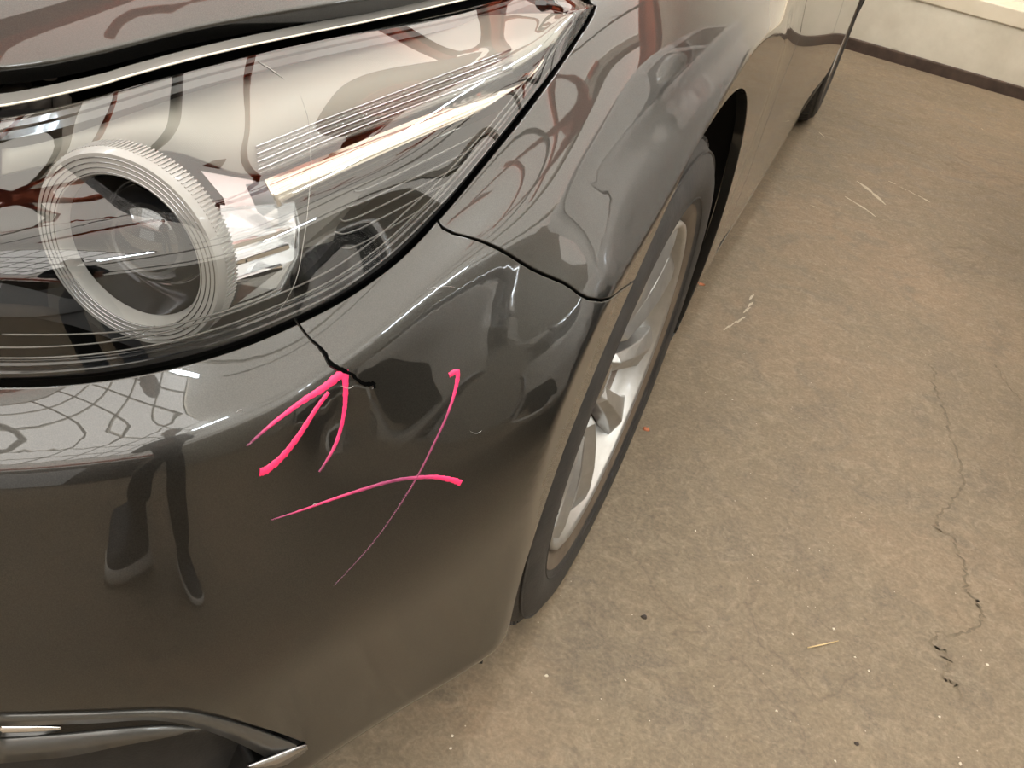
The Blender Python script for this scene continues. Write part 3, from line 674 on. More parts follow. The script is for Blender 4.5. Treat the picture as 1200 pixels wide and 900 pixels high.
# clear reflector block beside the ring
blk = MB()
def quadpt(L): return [lens_pt(*q) for q in L]
faces = [[(258,240,.05),(342,243,.035),(346,262,.03),(262,278,.04)], [(262,278,.04),(346,262,.03),(343,305,.032),(266,330,.04)], [(266,330,.04),(343,305,.032),(322,340,.035),(262,362,.045)]]
for Fq in faces:
    q = quadpt(Fq); blk.add(q, [(0, 1, 2, 3)])
o = blk.build('side_reflector', SATIN_M, hl); md = o.modifiers.new('solid', 'SOLIDIFY'); md.thickness = .002
for L in ([(258,246,.038),(345,238,.022),(350,262,.02),(349,300,.022),(326,345,.026),(262,368,.036)],):
    q = quadpt(L); b = MB(); b.tube(q, .0011, 6); b.build('reflector_edge', CLEAR_M, hl)
    b = MB(); b.add(q, [tuple(range(len(q)))]); b.build('reflector_cover', CLEAR_M, hl)
b = MB(); q = quadpt([(235,200,.055),(262,232,.05),(270,262,.045),(262,300,.045)]); q2 = quadpt([(300,212,.055),(306,240,.05),(300,262,.045),(290,300,.045)]); b.strip(q, q2)
b.build('side_bracket', SATIN_M, hl)
for (x0, y0, x1, y1) in ((266,290,340,268), (268,310,338,288), (268,332,330,312)):
    b = MB(); b.bar(lens_pt(x0, y0, .033), lens_pt(x1, y1, .026), .003, .003); b.build('reflector_bar', CHROME_M, hl)
# left side: dark shelf line and curved trim inside the lens
for L, r in (([(2,392),(80,392),(150,388),(215,378),(290,356),(330,338)], .0006), ([(130,398),(160,392),(182,382)], .0005)):
    b = MB(); b.tube(catmull([lens_pt(x, y, .012) for x, y in L], 5), r, 5); b.build('bezel_line', BEZEL_M, hl)
# crack and scratches in the lens
def on_surf(S, q, lift): X = S.ev(q[0], q[1])[0]; N = S.dn(q[0], q[1])[2][0]; return X+N*lift
SCR_M = mat('white_scratch', srgb('9c9a94'), .5)
def thin_mark(S, L, r, name, parent, m=SCR_M, lift=.0003, n=5):
    P = [on_surf(S, q, lift) for q in cur(pixl(S, L), n)]; rr = [r*min(1, .25+3*min(i, len(P)-1-i)/len(P)) for i in range(len(P))]
    b = MB(); b.tube(P, rr, 5); return b.build(name, m, parent)
thin_mark(LS, [(352,112),(361,140),(364,180),(362,230),(356,280),(346,330),(322,372)], .00022, 'lens_scratch', lens)
thin_mark(LS, [(302,72),(318,82),(333,93)], .0004, 'lens_scratch', lens)
# second headlight on the far side, mirrored and plain
hr = empty('headlight', parent=car)
panel('lens', LS, lrect, LENS_M, hr, step=.02, gap=0, depth=0, only_mirror=True)
panel('housing', B, lens_poly, PLASTIC_M, hr, step=.03, gap=.004, depth=0, off=.03, only_mirror=True)
b = MB(); b.lathe([(R_O, -.03), (R_O, 0), (R_I, .003), (R_I, -.02)], RC*V3(-1, 1, 1)+V3(0, -.01, 0), RAX*V3(-1, 1, 1), 48); b.build('projector_ring', RING_M, hr)

# ---------------------------------------------------------------- slot under the hood edge
c3line = [B.ev(u, V0)[0] for u in np.linspace(B.ku[0], u_at_y(1.35, V0), 60)]
hedge = [H.ev(u, H.kv[-1])[0] for u in np.linspace(0, H.ku[-1], 60)]
b = MB(); A = [p+V3(0, 0, -.016) for p in c3line]; Cc = [p+V3(0, .0, -.045) for p in hedge]
b.strip(A, Cc); b.strip(Cc, [p*V3(.8, 1, 1)+V3(0, .05, -.05) for p in Cc]); b.build('slot_channel', BLACK_M, car)
b = MB(); b.strip([p*V3(-1, 1, 1) for p in A], [p*V3(-1, 1, 1) for p in Cc]); b.build('slot_channel', BLACK_M, car)
def hl_pt(px, py, z):
    d = ray(px, py); t = (z-CAM[2])/d[2]; return CAM+t*d
b = MB()
for dx, dy, s in ((0, 0, .010), (.012, .008, .008), (-.008, .012, .007), (.024, .014, .006)):
    p = hl_pt(18, 100, .716)+V3(dx, dy, 0); b.tube([p-V3(0, 0, .02), p-V3(0, 0, .004), p], [s, s, s*.55], 9)
b.build('hood_buffer', noisy('dusty_black_rubber', '2a2521', '4a423a', 60, .8), car)
for px, py, z in ((365, 14, .752), (405, 5, .758), (55, 70, .735)):
    p = hl_pt(px, py, z); b = MB(); b.lathe([(.0055, -.012), (.006, 0), (.009, 0), (.009, .002), (.0001, .003)], p, (0, 0, 1), 12); b.build('bolt', GALV_M, car)

# ---------------------------------------------------------------- fog lamp recess and its trims
fl = empty('fog_lamp', parent=car)
panel('recess', B, fog_poly, PLASTICM_M, fl, step=.012, gap=-.002, depth=0, off=.030)
LP = resample(B, np.array(fog_poly), .01); o2, mm_, oo, nn = frame_loop(B, LP); P0 = B.ev(LP[:, 0], LP[:, 1])
loop_strip('recess_wall', PAINT, P0-nn*.004, P0-nn*.034, fl)
def deep_pt(px, py, depth): q = pix(B, px, py); d = ray(px, py); d /= np.linalg.norm(d); return B.ev(*q)[0]+d*depth
def band(name, m, L1, L2, d1, d2, parent, off1=0., thick=.0025):
    A = list(catmull([deep_pt(x, y, d1) for x, y in L1], 5)); C_ = list(catmull([deep_pt(x, y, d2) for x, y in L2], 5))
    b = MB(); n = min(len(A), len(C_)); b.strip(A[:n], C_[:n]); o = b.build(name, m, parent)
    md = o.modifiers.new('solid', 'SOLIDIFY'); md.thickness = thick; md.offset = 0; return o
LIPP = mat('satin_grey_trim', srgb('4b4a47'), .34, .3, .4)
band('upper_trim', LIPP, [(0,838),(100,836),(190,833),(240,838),(300,855),(355,876)], [(0,849),(100,846),(180,842),(235,852),(285,872),(322,893)], .001, .010, fl)
band('chrome_blade', CHROME_M, [(0,851),(25,851),(50,851),(72,852)], [(0,862),(25,861),(50,859),(70,855)], .012, .018, fl, thick=.002)
band('lower_trim', LIPP, [(0,866),(80,860),(140,854),(200,850),(238,852)], [(0,893),(80,885),(140,873),(200,862),(240,853)], .018, .010, fl)
band('wing_tip', SATIN_M, [(290,897),(325,884),(345,876),(359,872)], [(296,899),(328,897),(348,886),(360,877)], -.0025, -.003, fl, thick=.003)

# ---------------------------------------------------------------- grille and mouth (left of the photograph)
gp = gr
g = MB()
def gpt(u, v, off): return on_surf(B, np.array([u, v]), -off)
for k in range(7):
    v = v_of_col(4)+(v_of_col(7)-v_of_col(4))*(k+.5)/7; L = [gpt(u, v, .02) for u in np.linspace(.001, B.ku[1]*.9, 12)]
    b = MB(); b.tube(L, .005, 6); b.tube([p*V3(-1, 1, 1) for p in L], .005, 6); b.build('grille_bar', PLASTIC_M, car)
b = MB(); A = [gpt(u, v_of_col(4)-.03, .035) for u in np.linspace(.001, B.ku[1], 10)]; C_ = [gpt(u, v_of_col(7)+.03, .035) for u in np.linspace(.001, B.ku[1], 10)]
b.strip(A, C_); b.strip([p*V3(-1, 1, 1) for p in A], [p*V3(-1, 1, 1) for p in C_]); b.build('grille_backing', BLACK_M, car)
b = MB(); L = [gpt(*q, -.001) for q in cur([gr[4], gr[3], gr[2], gr[1], np.array([.001, v_of_col(4)-.012])], 6)]
b.tube(L, .006, 8); b.tube([p*V3(-1, 1, 1) for p in L], .006, 8); b.build('grille_wing', SATIN_M, car)

# ---------------------------------------------------------------- cavity liners, underbody
def liner(yc, sx):
    b = MB(); prof = []
    n = 28
    for xo, r in ((.872, .392), (.84, .405), (.60, .405), (.47, .40)):
        prof.append((r, xo*sx))
    b.lathe(prof, (0, yc, AZ), (1, 0, 0), n, math.radians(-20), math.radians(200))
    b.lathe([(.40, .47*sx), (.001, .47*sx)], (0, yc, AZ), (1, 0, 0), n)
    return b.build('wheel_liner', BLACK_M, car)
for yc in ARC:
    for sx in (1, -1): liner(yc, sx)
b = MB(); b.box((0, 2.2, .19), (1.50, 3.9, .06)); b.box((0, .42, .25), (.9, .5, .12)); b.build('underbody', BLACK_M, car)
b = MB(); b.box((0, .42, .42), (.95, .35, .40)); b.build('engine_bay', BLACK_M, car)

# ---------------------------------------------------------------- wheels
def make_wheel():
    w = empty('wheel', parent=car)
    # x = outboard; 0 is the mid plane of the tyre (outer bulge +.100)
    tp = [(.214, .078), (.222, .084), (.235, .088), (.250, .096), (.266, .100), (.284, .098), (.299, .091), (.311, .080), (.319, .066), (.3235, .045),
          (.3245, .030), (.318, .028), (.318, .022), (.325, .020), (.325, .005), (.318, .003), (.318, -.003), (.325, -.005), (.325, -.020), (.318, -.022), (.318, -.028), (.3245, -.030),
          (.3235, -.045), (.319, -.066), (.311, -.080), (.284, -.098), (.25, -.096), (.214, -.078)]
    b = MB(); b.lathe(tp, (0, 0, 0), (1, 0, 0), 96); t = b.build('tyre', RUBBER_M, w)
    b = MB()
    for k in range(72):
        a = 2*math.pi*k/72
        for sx in (1, -1):
            r = .3165; c = V3(sx*.060, r*math.cos(a), r*math.sin(a)); d = V3(0, math.cos(a), math.sin(a)); tg = V3(0, -math.sin(a), math.cos(a))
            q = V3(sx*.32, 0, 0)+d*.947; q /= np.linalg.norm(q); xx = np.cross(q, tg)
            b.box(c, (.034, .019, .012), np.stack([xx, tg, q], 1))
    tag(b.build('tread_blocks', RUBBER_M, t), kind='stuff')
    b = MB(); b.lathe([(.2155, .0795), (.2225, .0865), (.2355, .0895), (.2400, .0918)], (0, 0, 0), (1, 0, 0), 96); b.build('dusty_bead', DUSTB_M, t)
    for r_, h in ((.249, .0960), (.302, .0905)):
        b = MB(); b.lathe([(r_-.0015, h-.001), (r_, h+.0012), (r_+.0015, h-.001)], (0, 0, 0), (1, 0, 0), 96); b.build('sidewall_ridge', RUBBER_M, t)
    rp = [(.2165, .076), (.2175, .083), (.2155, .088), (.2110, .0885), (.2075, .084), (.2050, .072), (.200, .060), (.192, .045), (.190, .0), (.186, -.06), (.21, -.08)]
    b = MB(); b.lathe(rp, (0, 0, 0), (1, 0, 0), 96); rim = b.build('rim', ALLOY_M, w)
    b = MB(); b.lathe([(.1925, .050), (.1890, .03), (.187, -.06)], (0, 0, 0), (1, 0, 0), 72); b.build('rim_barrel', ALLOYD_M, rim)
    b = MB(); b.lathe([(.001, -.005), (.06, -.005), (.065, -.012), (.135, -.014), (.138, -.02), (.138, -.035)], (0, 0, 0), (1, 0, 0), 48); b.build('brake_disc', DISC_M, w)
    b = MB(); b.lathe([(.090, .020), (.086, .036), (.074, .044), (.040, .046), (.034, .046), (.031, .052), (.026, .055), (.001, .056)], (0, 0, 0), (1, 0, 0), 60); b.build('hub', ALLOY_M, w)
    # ten broad spokes with a ridge along each, ending in a step above the sunken hub
    for k in range(10):
        a = math.radians(k*36+SPOKE0); sg = 1 if k % 2 else -1; rows = []
        for r, x, wd, dp in ((.066, .058, .0125, .016), (.074, .067, .0135, .022), (.110, .076, .0165, .024), (.150, .082, .0215, .024), (.188, .084, .028, .020), (.2085, .0815, .0335, .012)):
            ang = a+sg*(r-.066)*.35; d = V3(0, math.cos(ang), math.sin(ang)); t_ = V3(0, -math.sin(ang), math.cos(ang)); c = d*r
            rows.append([c-t_*wd*.8+V3(x-dp-.014, 0, 0), c-t_*wd+V3(x-.010, 0, 0), c-t_*wd*.25*sg+V3(x, 0, 0), c+t_*wd+V3(x-.010, 0, 0), c+t_*wd*.8+V3(x-dp-.014, 0, 0)])
        vs = [p for r_ in rows for p in r_]; n = 5; fs = []
        for i in range(len(rows)-1):
            for j in range(n): fs.append((i*n+j, i*n+(j+1) % n, (i+1)*n+(j+1) % n, (i+1)*n+j))
        fs += [tuple(range(n)), tuple((len(rows)-1)*n+j for j in range(n))]
        b = MB(); b.add(vs, fs); b.build('spoke', ALLOY_M, w, bevel=.0015)
    for k in range(5):
        a = math.radians(k*72+36+SPOKE0); c = V3(0, .057*math.cos(a), .057*math.sin(a))
        b = MB(); b.lathe([(.010, .040), (.010, .052), (.008, .057), (.001, .058)], c, (1, 0, 0), 6); b.build('lug_nut', CHROME_M, w)
    b = MB(); b.lathe([(.028, .050), (.0285, .062), (.022, .066), (.001, .067)], (0, 0, 0), (1, 0, 0), 40); b.build('centre_cap', SATIN_M, w)
    b = MB(); a = math.radians(VALVE); d = V3(0, math.cos(a), math.sin(a))
    b.tube([d*.190+V3(.045, 0, 0), d*.180+V3(.062, 0, 0), d*.173+V3(.078, 0, 0)], [.006, .0055, .0048], 10); b.build('valve', SEAL_M, w)
    return w
SPOKE0, VALVE = 62., -143.
DUSTB_M = noisy('brown_dust_on_rubber', '51463a', '66594a', 14, .75)
def copy_part(o, parent):
    c = o.copy(); COL.objects.link(c); c.parent = parent
    for ch in list(o.children): copy_part(ch, c)
    return c
fw = make_wheel(); WX = .785
fw.location = (WX, ARC[0], AZ)
for x, y, rz, rx in ((WX, ARC[1], 0, .5), (-WX, ARC[0], math.pi, .3), (-WX, ARC[1], math.pi, .9)):
    c = copy_part(fw, car); c.location = (x, y, AZ); c.rotation_euler = (rx if rz == 0 else -rx, 0, rz)

# ---------------------------------------------------------------- cabin
G = []
for y, zb, xb, zr, xr, zc in ((1.36,.93,.78,.955,.60,.975), (1.75,.95,.80,1.20,.60,1.24), (2.1,.962,.805,1.375,.565,1.42), (2.7,.972,.80,1.40,.57,1.455), (3.3,.99,.77,1.365,.55,1.42), (3.9,1.0,.72,1.20,.52,1.24), (4.25,1.0,.60,1.03,.42,1.05)):
    G.append([(0, y, zc), (xr*.6, y, zc-(zc-zr)*.25), (xr, y, zr), (xr+(xb-xr)*.15, y, zr-(zr-zb)*.14), (xr+(xb-xr)*.6, y, zb+(zr-zb)*.42), (xb, y, zb)])
GS = Surf(G, (90, 50))
gu = lambda y: np.interp(y, GS.base(np.linspace(0, GS.ku[-1], 200), np.zeros(200))[:, 1], np.linspace(0, GS.ku[-1], 200))
v2, v3, v5 = GS.kv[2], GS.kv[3], GS.kv[5]
lin = lambda u0, v0, u1, v1, n=8: [np.array([u0+(u1-u0)*t, v0+(v1-v0)*t]) for t in np.linspace(0, 1, n, endpoint=False)]
rect = lambda u0, v0, u1, v1: lin(u0, v0, u1, v0)+lin(u1, v0, u1, v1)+lin(u1, v1, u0, v1)+lin(u0, v1, u0, v0)
panel('windscreen', GS, rect(gu(1.38), 0, gu(2.08), v2-.03), GLASSD_M, car, step=.05, gap=0, depth=0, mirror=True)
panel('rear_window', GS, rect(gu(3.75), 0, gu(4.2), v2-.03), GLASSD_M, car, step=.05, gap=0, depth=0, mirror=True)
wins = []
for y0, y1, y2, y3 in ((1.62, 2.15, 2.42, 2.42), (2.52, 2.52, 3.25, 3.45)):
    wins.append(lin(gu(y0), v5-.01, gu(y1), v3+.02)+lin(gu(y1), v3+.02, gu(y2), v3+.02)+lin(gu(y2), v3+.02, gu(y3), v5-.01)+lin(gu(y3), v5-.01, gu(y0), v5-.01))
for mm in (False, True):
    for wn in wins: panel('side_window', GS, wn, GLASSD_M, car, step=.05, gap=0, depth=0, off=.004, only_mirror=mm)
ws = rect(gu(1.38), 0.0, gu(2.08), v2-.03)
body = [np.array([gu(2.08), 0])]+lin(gu(2.08), 0, gu(2.08), v2-.03)[1:]+lin(gu(2.08), v2-.03, gu(1.38), v2-.03)+lin(gu(1.38), v2-.03, gu(1.38), v5)+lin(gu(1.38), v5, GS.ku[-1], v5, 20)+lin(GS.ku[-1], v5, GS.ku[-1], 0)+lin(GS.ku[-1], 0, gu(4.2), 0, 3)+lin(gu(4.2), 0, gu(4.2), v2-.03)+lin(gu(4.2), v2-.03, gu(3.75), v2-.03)+lin(gu(3.75), v2-.03, gu(3.75), 0)+lin(gu(3.75), 0, gu(2.08), 0, 10)[:-1]
panel('roof', GS, body, PAINT, car, step=.05, holes=wins, gap=0, depth=0, mirror=True)
for sx in (1, -1):
    b = MB(); b.lathe([(.001, -.085), (.04, -.08), (.072, -.05), (.082, 0), (.080, .04), (.060, .052), (.001, .055)], (.935*sx, 1.62, 1.0), (0, 1, 0), 24)
    o = b.build('door_mirror', PAINT, car); 
    b = MB(); b.tube([(.80*sx, 1.62, .95), (.90*sx, 1.62, .965)], .018, 10); b.build('mirror_stalk', PLASTIC_M, o)
for y in (2.30, 3.12):
    b = MB(); b.tube(catmull([(.866, y-.11, .83), (.888, y-.09, .832), (.893, y, .834), (.888, y+.09, .836), (.866, y+.11, .838)], 4), .011, 8); b.build('door_handle', PAINT, car)

# ---------------------------------------------------------------- marker strokes, crack, scratches and painted lamp glints on the bumper
def ink():
    m = bpy.data.materials.new('pink_marker_ink'); m.use_nodes = True; q = NT(m); bs = q.b
    at = q.n('ShaderNodeAttribute', attribute_name='ink'); sep = q.n('ShaderNodeSeparateColor'); q.l(at.outputs['Color'], sep.inputs[0])
    q.l(q.ramp(sep.outputs[0], [(.0, srgb('80566a')), (.45, srgb('a8436f')), (.8, srgb('e5306a')), (1., srgb('f9346a'))]), bs.inputs['Base Color'])
    bs.inputs['Roughness'].default_value = .45
    bs.inputs['Emission Strength'].default_value = 0.
    q.l(sep.outputs[1], bs.inputs['Alpha']); return m
INK = ink()
def stroke(L, W, I, n=9, lift=.0004):
    """L pixels along the stroke, W widths in mm, I ink strength 0..1"""
    q = cur(pixl(B, L), n); k = np.linspace(0, len(L)-1, len(q)); wd = np.interp(k, range(len(L)), W)/1000; ik = np.interp(k, range(len(L)), I)
    P = np.array([on_surf(B, p, lift) for p in q]); Nn = np.array([B.dn(*p)[2][0] for p in q]); T = np.gradient(P, axis=0); T /= np.linalg.norm(T, axis=1)[:, None]
    S = np.cross(T, Nn); vs = []; fs = []; cols = []
    for i in range(len(P)):
        jit = 1+.10*math.sin(i*2.3)+.06*math.sin(i*5.1)
        for s_, lf in ((-1, -.0005), (-.8, 0), (0, .0001), (.8, 0), (1, -.0005)):
            vs.append(P[i]+S[i]*s_*wd[i]/2*jit+Nn[i]*lf); cols.append((ik[i], min(1, .25+1.1*ik[i]), 0, 1))
    for i in range(len(P)-1):
        for j in range(4): fs.append((i*5+j, i*5+j+1, i*5+j+6, i*5+j+5))
    me = bpy.data.meshes.new('marker_stroke'); me.from_pydata([tuple(v) for v in vs], [], fs); ca = me.color_attributes.new('ink', 'FLOAT_COLOR', 'POINT')
    ca.data.foreach_set('color', np.array(cols, float).ravel()); me.polygons.foreach_set('use_smooth', [True]*len(fs))
    return tag(link('marker_stroke', me, INK, bumper), 'pink marker pen stroke')
stroke([(289,523),(320,496),(352,472),(380,454),(402,436)], [1.0,2.6,3.6,5,6.5], [.15,.7,.9,1,1])
stroke([(304,553),(312,551),(330,536),(350,511),(370,480),(385,460)], [5.5,6,5,4.5,3.5,3], [1,1,1,1,.95,.9])
stroke([(404,434),(405,462),(402,490),(393,521),(374,553)], [5.5,4,3.2,3,1.2], [1,.95,.85,.7,.35])
stroke([(526,440),(536,436),(534,455),(524,486),(506,525),(488,560),(465,597),(440,632),(415,661),(391,686)], [4,4.2,3.2,2.0,1.7,1.5,1.2,1.1,1,.6], [1,1,.85,.5,.4,.35,.16,.12,.07,.03])
stroke([(318,609),(350,599),(390,585),(430,572),(468,562),(505,559),(528,562),(540,566)], [.6,1.4,2.0,2.5,2.7,3.2,4.2,5], [.25,.6,.7,.5,.4,.65,1,1])
b = MB(); rngc = random.Random(3)
ck = cur(pixl(B, [(345,372),(356,388),(370,403),(381,415),(386,425),(397,432),(409,437),(420,446),(430,450),(437,449),(438,455)]), 4)
wdc = np.interp(np.linspace(0, 10, len(ck)), range(11), [.9,1.1,1.4,1.9,2.3,2.8,2.0,1.9,2.5,2.9,1.7])/1000
CR = np.array([on_surf(B, q, .0006) for q in ck]); CN = np.array([B.dn(*q)[2][0] for q in ck]); CT = np.gradient(CR, axis=0); CT /= np.linalg.norm(CT, axis=1)[:, None]; CS = np.cross(CT, CN)
Lf = [CR[i]+CS[i]*wdc[i]*(.5+rngc.uniform(-.15, .25)) for i in range(len(CR))]; Rt = [CR[i]-CS[i]*wdc[i]*(.5+rngc.uniform(-.15, .25)) for i in range(len(CR))]
b.strip(Lf, Rt, False); b.build('crack', mat('crack_black', (.002, .002, .002, 1), 1., 0, 0, 0), bumper)
b = MB(); b.strip([p+CS[i]*.0005-CN[i]*.0006 for i, p in enumerate(Lf)], [p+CN[i]*.0003 for i, p in enumerate(Lf)], False); b.build('crack_lip', PAINT, bumper)
for L in ([(160*.42+250,0),][:0], [(399,452),(408,455),(414,452)], [(366,592),(369,590),(371,594)][:2]+[(371,592)], [(640,355),(645,352),(650,349)][:0]):
    if L: thin_mark(B, L, .0003, 'scratch_and_glint', bumper)
for L in ([(500,339),(518,336),(536,337)], [(276,484),(282,480),(286,483)], [(550,505),(558,508),(565,504)]):  # short satin lines that paint lamp reflections on the bumper
    thin_mark(B, L, .00018, 'scratch_and_glint', bumper, SATIN_M)
# ---------------------------------------------------------------- the white car parked alongside
WPAINT = mat('white_car_paint', srgb('e9e7e1'), .3, 0, 1.0)
def copy_car(o, parent):
    if o.name.split('.')[0] in ('marker_stroke', 'crack', 'crack_lip', 'scratch_and_glint', 'lens_scratch'): return None
    c = o.copy(); COL.objects.link(c); c.parent = parent
    if c.type == 'MESH' and c.material_slots and c.material_slots[0].material == PAINT:
        c.material_slots[0].link = 'OBJECT'; c.material_slots[0].material = WPAINT
    for ch in list(o.children): copy_car(ch, c)
    return c
car2 = copy_car(car, None); car2.location = (2.745, .44, 0); car2.scale = (1.03, .80, 1.42)
for o in car2.children:
    if o.name.startswith('wheel') and not o.name.startswith('wheel_'): o.scale = (.93/1.03, .93/.80, .93/1.42); o.location.z = .325*.93/1.42
    if o.name.startswith('door_mirror'): o.scale = (1, 1.1, 1)
tag(car2, 'tall white car parked alongside the grey one, mirrored in its fender', 'car')

# ---------------------------------------------------------------- litter and marks on the floor
def fl_pt(px, py, z=0.): 
    d = ray(px, py); t = (z-CAM[2])/d[2]; return CAM+t*d
def blob(name, p, s, m, label, cat, ang=0., seed=1, group=None):
    r = random.Random(seed); n = 9; b = MB(); top = []; bt = []
    for k in range(n):
        a = 2*math.pi*k/n; q = 1+r.uniform(-.28, .28); x, y = math.cos(a)*s[0]*q, math.sin(a)*s[1]*q
        x, y = x*math.cos(ang)-y*math.sin(ang), x*math.sin(ang)+y*math.cos(ang)
        bt.append((x, y, 0)); top.append((x*.6, y*.6, s[2]*(1+r.uniform(-.3, .3))))
    b.add(bt+top+[(0, 0, s[2]*1.1)], [(i, (i+1) % n, n+(i+1) % n, n+i) for i in range(n)]+[(n+i, n+(i+1) % n, 2*n) for i in range(n)]+[tuple(range(n-1, -1, -1))], True)
    o = b.build(name, m); o.location = tuple(p); return tag(o, label, cat, group)
ORANGE_M = noisy('orange_chip', 'a8603f', 'c97f5a', 90, .7)
blob('orange_chip', fl_pt(820, 333), (.016, .006, .003), ORANGE_M, 'small orange chip on the floor just right of the front tyre top', 'chip', .3, 1)
blob('orange_chip', fl_pt(757, 503), (.006, .006, .003), ORANGE_M, 'tiny round orange chip on the floor beside the alloy rim', 'chip', .9, 2)
blob('pebble', fl_pt(755, 723), (.0045, .004, .003), noisy('dark_stone', '2f2823', '4b4037', 80, .8), 'small dark pebble on the floor below the front tyre', 'pebble', 0, 3)
blob('pebble', fl_pt(1004, 872), (.003, .003, .002), noisy('dark_stone_b', '2f2823', '4b4037', 80, .8), 'tiny dark pebble near the bottom edge beside a curved stain', 'pebble', 0, 5)
b = MB(); b.tube([fl_pt(946, 760)+V3(0, 0, .002), fl_pt(963, 757)+V3(0, 0, .003), fl_pt(982, 752)+V3(0, 0, .002)], [.0009, .0012, .0006], 6)
tag(b.build('straw', noisy('dry_straw', 'c3a777', 'dcc598', 50, .6)), 'pale dry straw lying on the concrete at lower right', 'straw')
PALE_M = noisy('pale_chip', 'cfc3ae', 'e6dcc9', 70, .7)
sp = [(1157,779,.003),(640,792,.003),(815,622,.0024),(882,650,.0018),(977,737,.003),(1018,786,.002),(1002,770,.002),(528,877,.002),(530,862,.0022),(733,797,.002),(910,833,.002),(1101,840,.0025),(929,743,.0018),(858,468,.002),(1125,895,.003),(979,892,.002)]
for i, (x, y, s) in enumerate(sp): blob('pale_chip', fl_pt(x, y), (s, s*.7, s*.4), PALE_M, 'tiny pale chip of grit on the brown floor', 'grit', i, 10+i, 'pale grit chips scattered on the floor')
SCUFF_M = noisy('white_paint_scuff', 'a0937e', 'bfb29c', 160, .8)
def floor_ribbon(name, L, wd, m, z=.0006, seed=1, n=6, jag=0.):
    r = random.Random(seed); P = catmull([fl_pt(x, y, z) for x, y in L], n); T = np.gradient(P, axis=0); T /= np.linalg.norm(T, axis=1)[:, None]; S = np.stack([T[:, 1], -T[:, 0], T[:, 2]*0], 1)
    P = P+np.array([[r.gauss(0, 1), r.gauss(0, 1), 0] for _ in P])*jag; k = len(P); w_ = np.array([wd*r.uniform(.4, 1.2)*min(1, .3+min(i, k-1-i)*.3) for i in range(k)])[:, None]
    b = MB(); b.strip(P+S*w_/2, P-S*w_/2, False); return b.build(name, m, floor)
CRK_M = noisy('floor_crack_dirt', '5c5242', '7a6d59', 60, .9)
floor_ribbon('floor_crack', [(1086,425),(1097,436),(1095,452),(1104,470),(1112,500),(1124,540),(1126,570),(1112,590),(1098,607),(1100,622),(1114,628),(1125,650),(1131,668),(1132,690),(1146,706),(1150,722)], .0055, CRK_M, seed=2, jag=.0028, n=9)
floor_ribbon('floor_crack', [(1150,722),(1140,738),(1098,745),(1096,756),(1108,764),(1112,780),(1106,796),(1120,800),(1128,822)], .0055, CRK_M, seed=3, jag=.0028, n=9)
floor_ribbon('floor_crack', [(1165,425),(1180,450),(1200,474)], .004, CRK_M, seed=5, jag=.0028, n=9)
for i, (x0, y0, x1, y1) in enumerate([(848,387,858,381),(856,382,866,376),(864,378,874,371),(871,367,880,360),(876,361,883,354),(878,352,884,345)]):
    floor_ribbon('scuff_mark', [(x0, y0), ((x0+x1)/2, (y0+y1)/2-1), (x1, y1)], .006, SCUFF_M, seed=20+i, n=3)
for i, L in enumerate([[(1004,212),(1014,219),(1026,229),(1038,240)], [(1041,212),(1050,216)], [(1053,218),(1062,223)], [(1064,223),(1074,229)], [(1076,229),(1085,234),(1090,237)], [(990,230),(1003,238),(1016,246),(1026,254)], [(949,240),(957,243)], [(1150,150),(1152,152)], [(960,155),(967,161)]]):
    floor_ribbon('scuff_mark', L, .015 if i == 0 else .010, SCUFF_M, seed=40+i, n=3)

# ---------------------------------------------------------------- the photographer, seen only as a reflection in the paint
def skin(name, nodes, edges, m, parent, sub=2, root=0):
    me = bpy.data.meshes.new(name); me.from_pydata([n[:3] for n in nodes], edges, []); o = link(name, me, None, parent)
    bm = bmesh.new(); bm.from_mesh(me); lay = bm.verts.layers.skin.verify()
    for v, n in zip(bm.verts, nodes):
        r = n[3]; v[lay].radius = r if isinstance(r, tuple) else (r, r)
        v[lay].use_root = (v.index == root)
    bm.to_mesh(me); bm.free(); me.materials.append(m)
    md = o.modifiers.new('skin', 'SKIN'); md.use_smooth_shade = True; md = o.modifiers.new('sub', 'SUBSURF'); md.levels = sub; md.render_levels = sub
    return o
TRO = noisy('black_trousers', '15161a', '1f2025', 40, .85); SHIRT = noisy('dark_jacket', '20242b', '2b3038', 30, .85); SKINM = mat('skin', srgb('c08f74'), .5)
HAIR = noisy('brown_hair', '2a1c13', '3c2a1d', 60, .7); SHOE = noisy('dark_blue_shoe', '1b2029', '2a303b', 40, .6); SOLE = mat('white_sole', srgb('d8d5cd'), .6)
ps = tag(empty('person', (1.53, -.80, 0), 0), 'person in dark jacket and black trousers holding a phone before the car', 'person')
fx, fy = -.86, .51                       # facing
def PT(fw_, rt, z, r):                   # forward, right, height
    return (fw_*fx+rt*fy, fw_*fy-rt*fx, z, r)
body = [PT(0,0,.93,(.15,.115)), PT(.0,0,1.08,(.135,.105)), PT(.04,0,1.25,(.155,.11)), PT(.07,0,1.40,(.15,.10)), PT(.09,0,1.47,.07),
        PT(0,.10,.88,.092), PT(.03,.11,.52,.062), PT(.0,.12,.12,.05), PT(0,-.10,.88,.092), PT(.05,-.12,.52,.062), PT(-.02,-.15,.12,.05)]
skin('trousers', [PT(0,0,1.0,.118), PT(0,0,.87,.128), PT(0,.095,.80,.09), PT(0,.145,.50,.090), PT(-.05,.17,.30,.092), PT(-.07,.182,.055,.100), PT(0,-.095,.80,.09), PT(.04,-.115,.50,.090), PT(.0,-.12,.30,.092), PT(-.03,-.118,.055,.100), PT(0,0,1.12,.09)],
     [(0,1),(1,2),(2,3),(3,4),(4,5),(1,6),(6,7),(7,8),(8,9),(0,10)], TRO, ps)
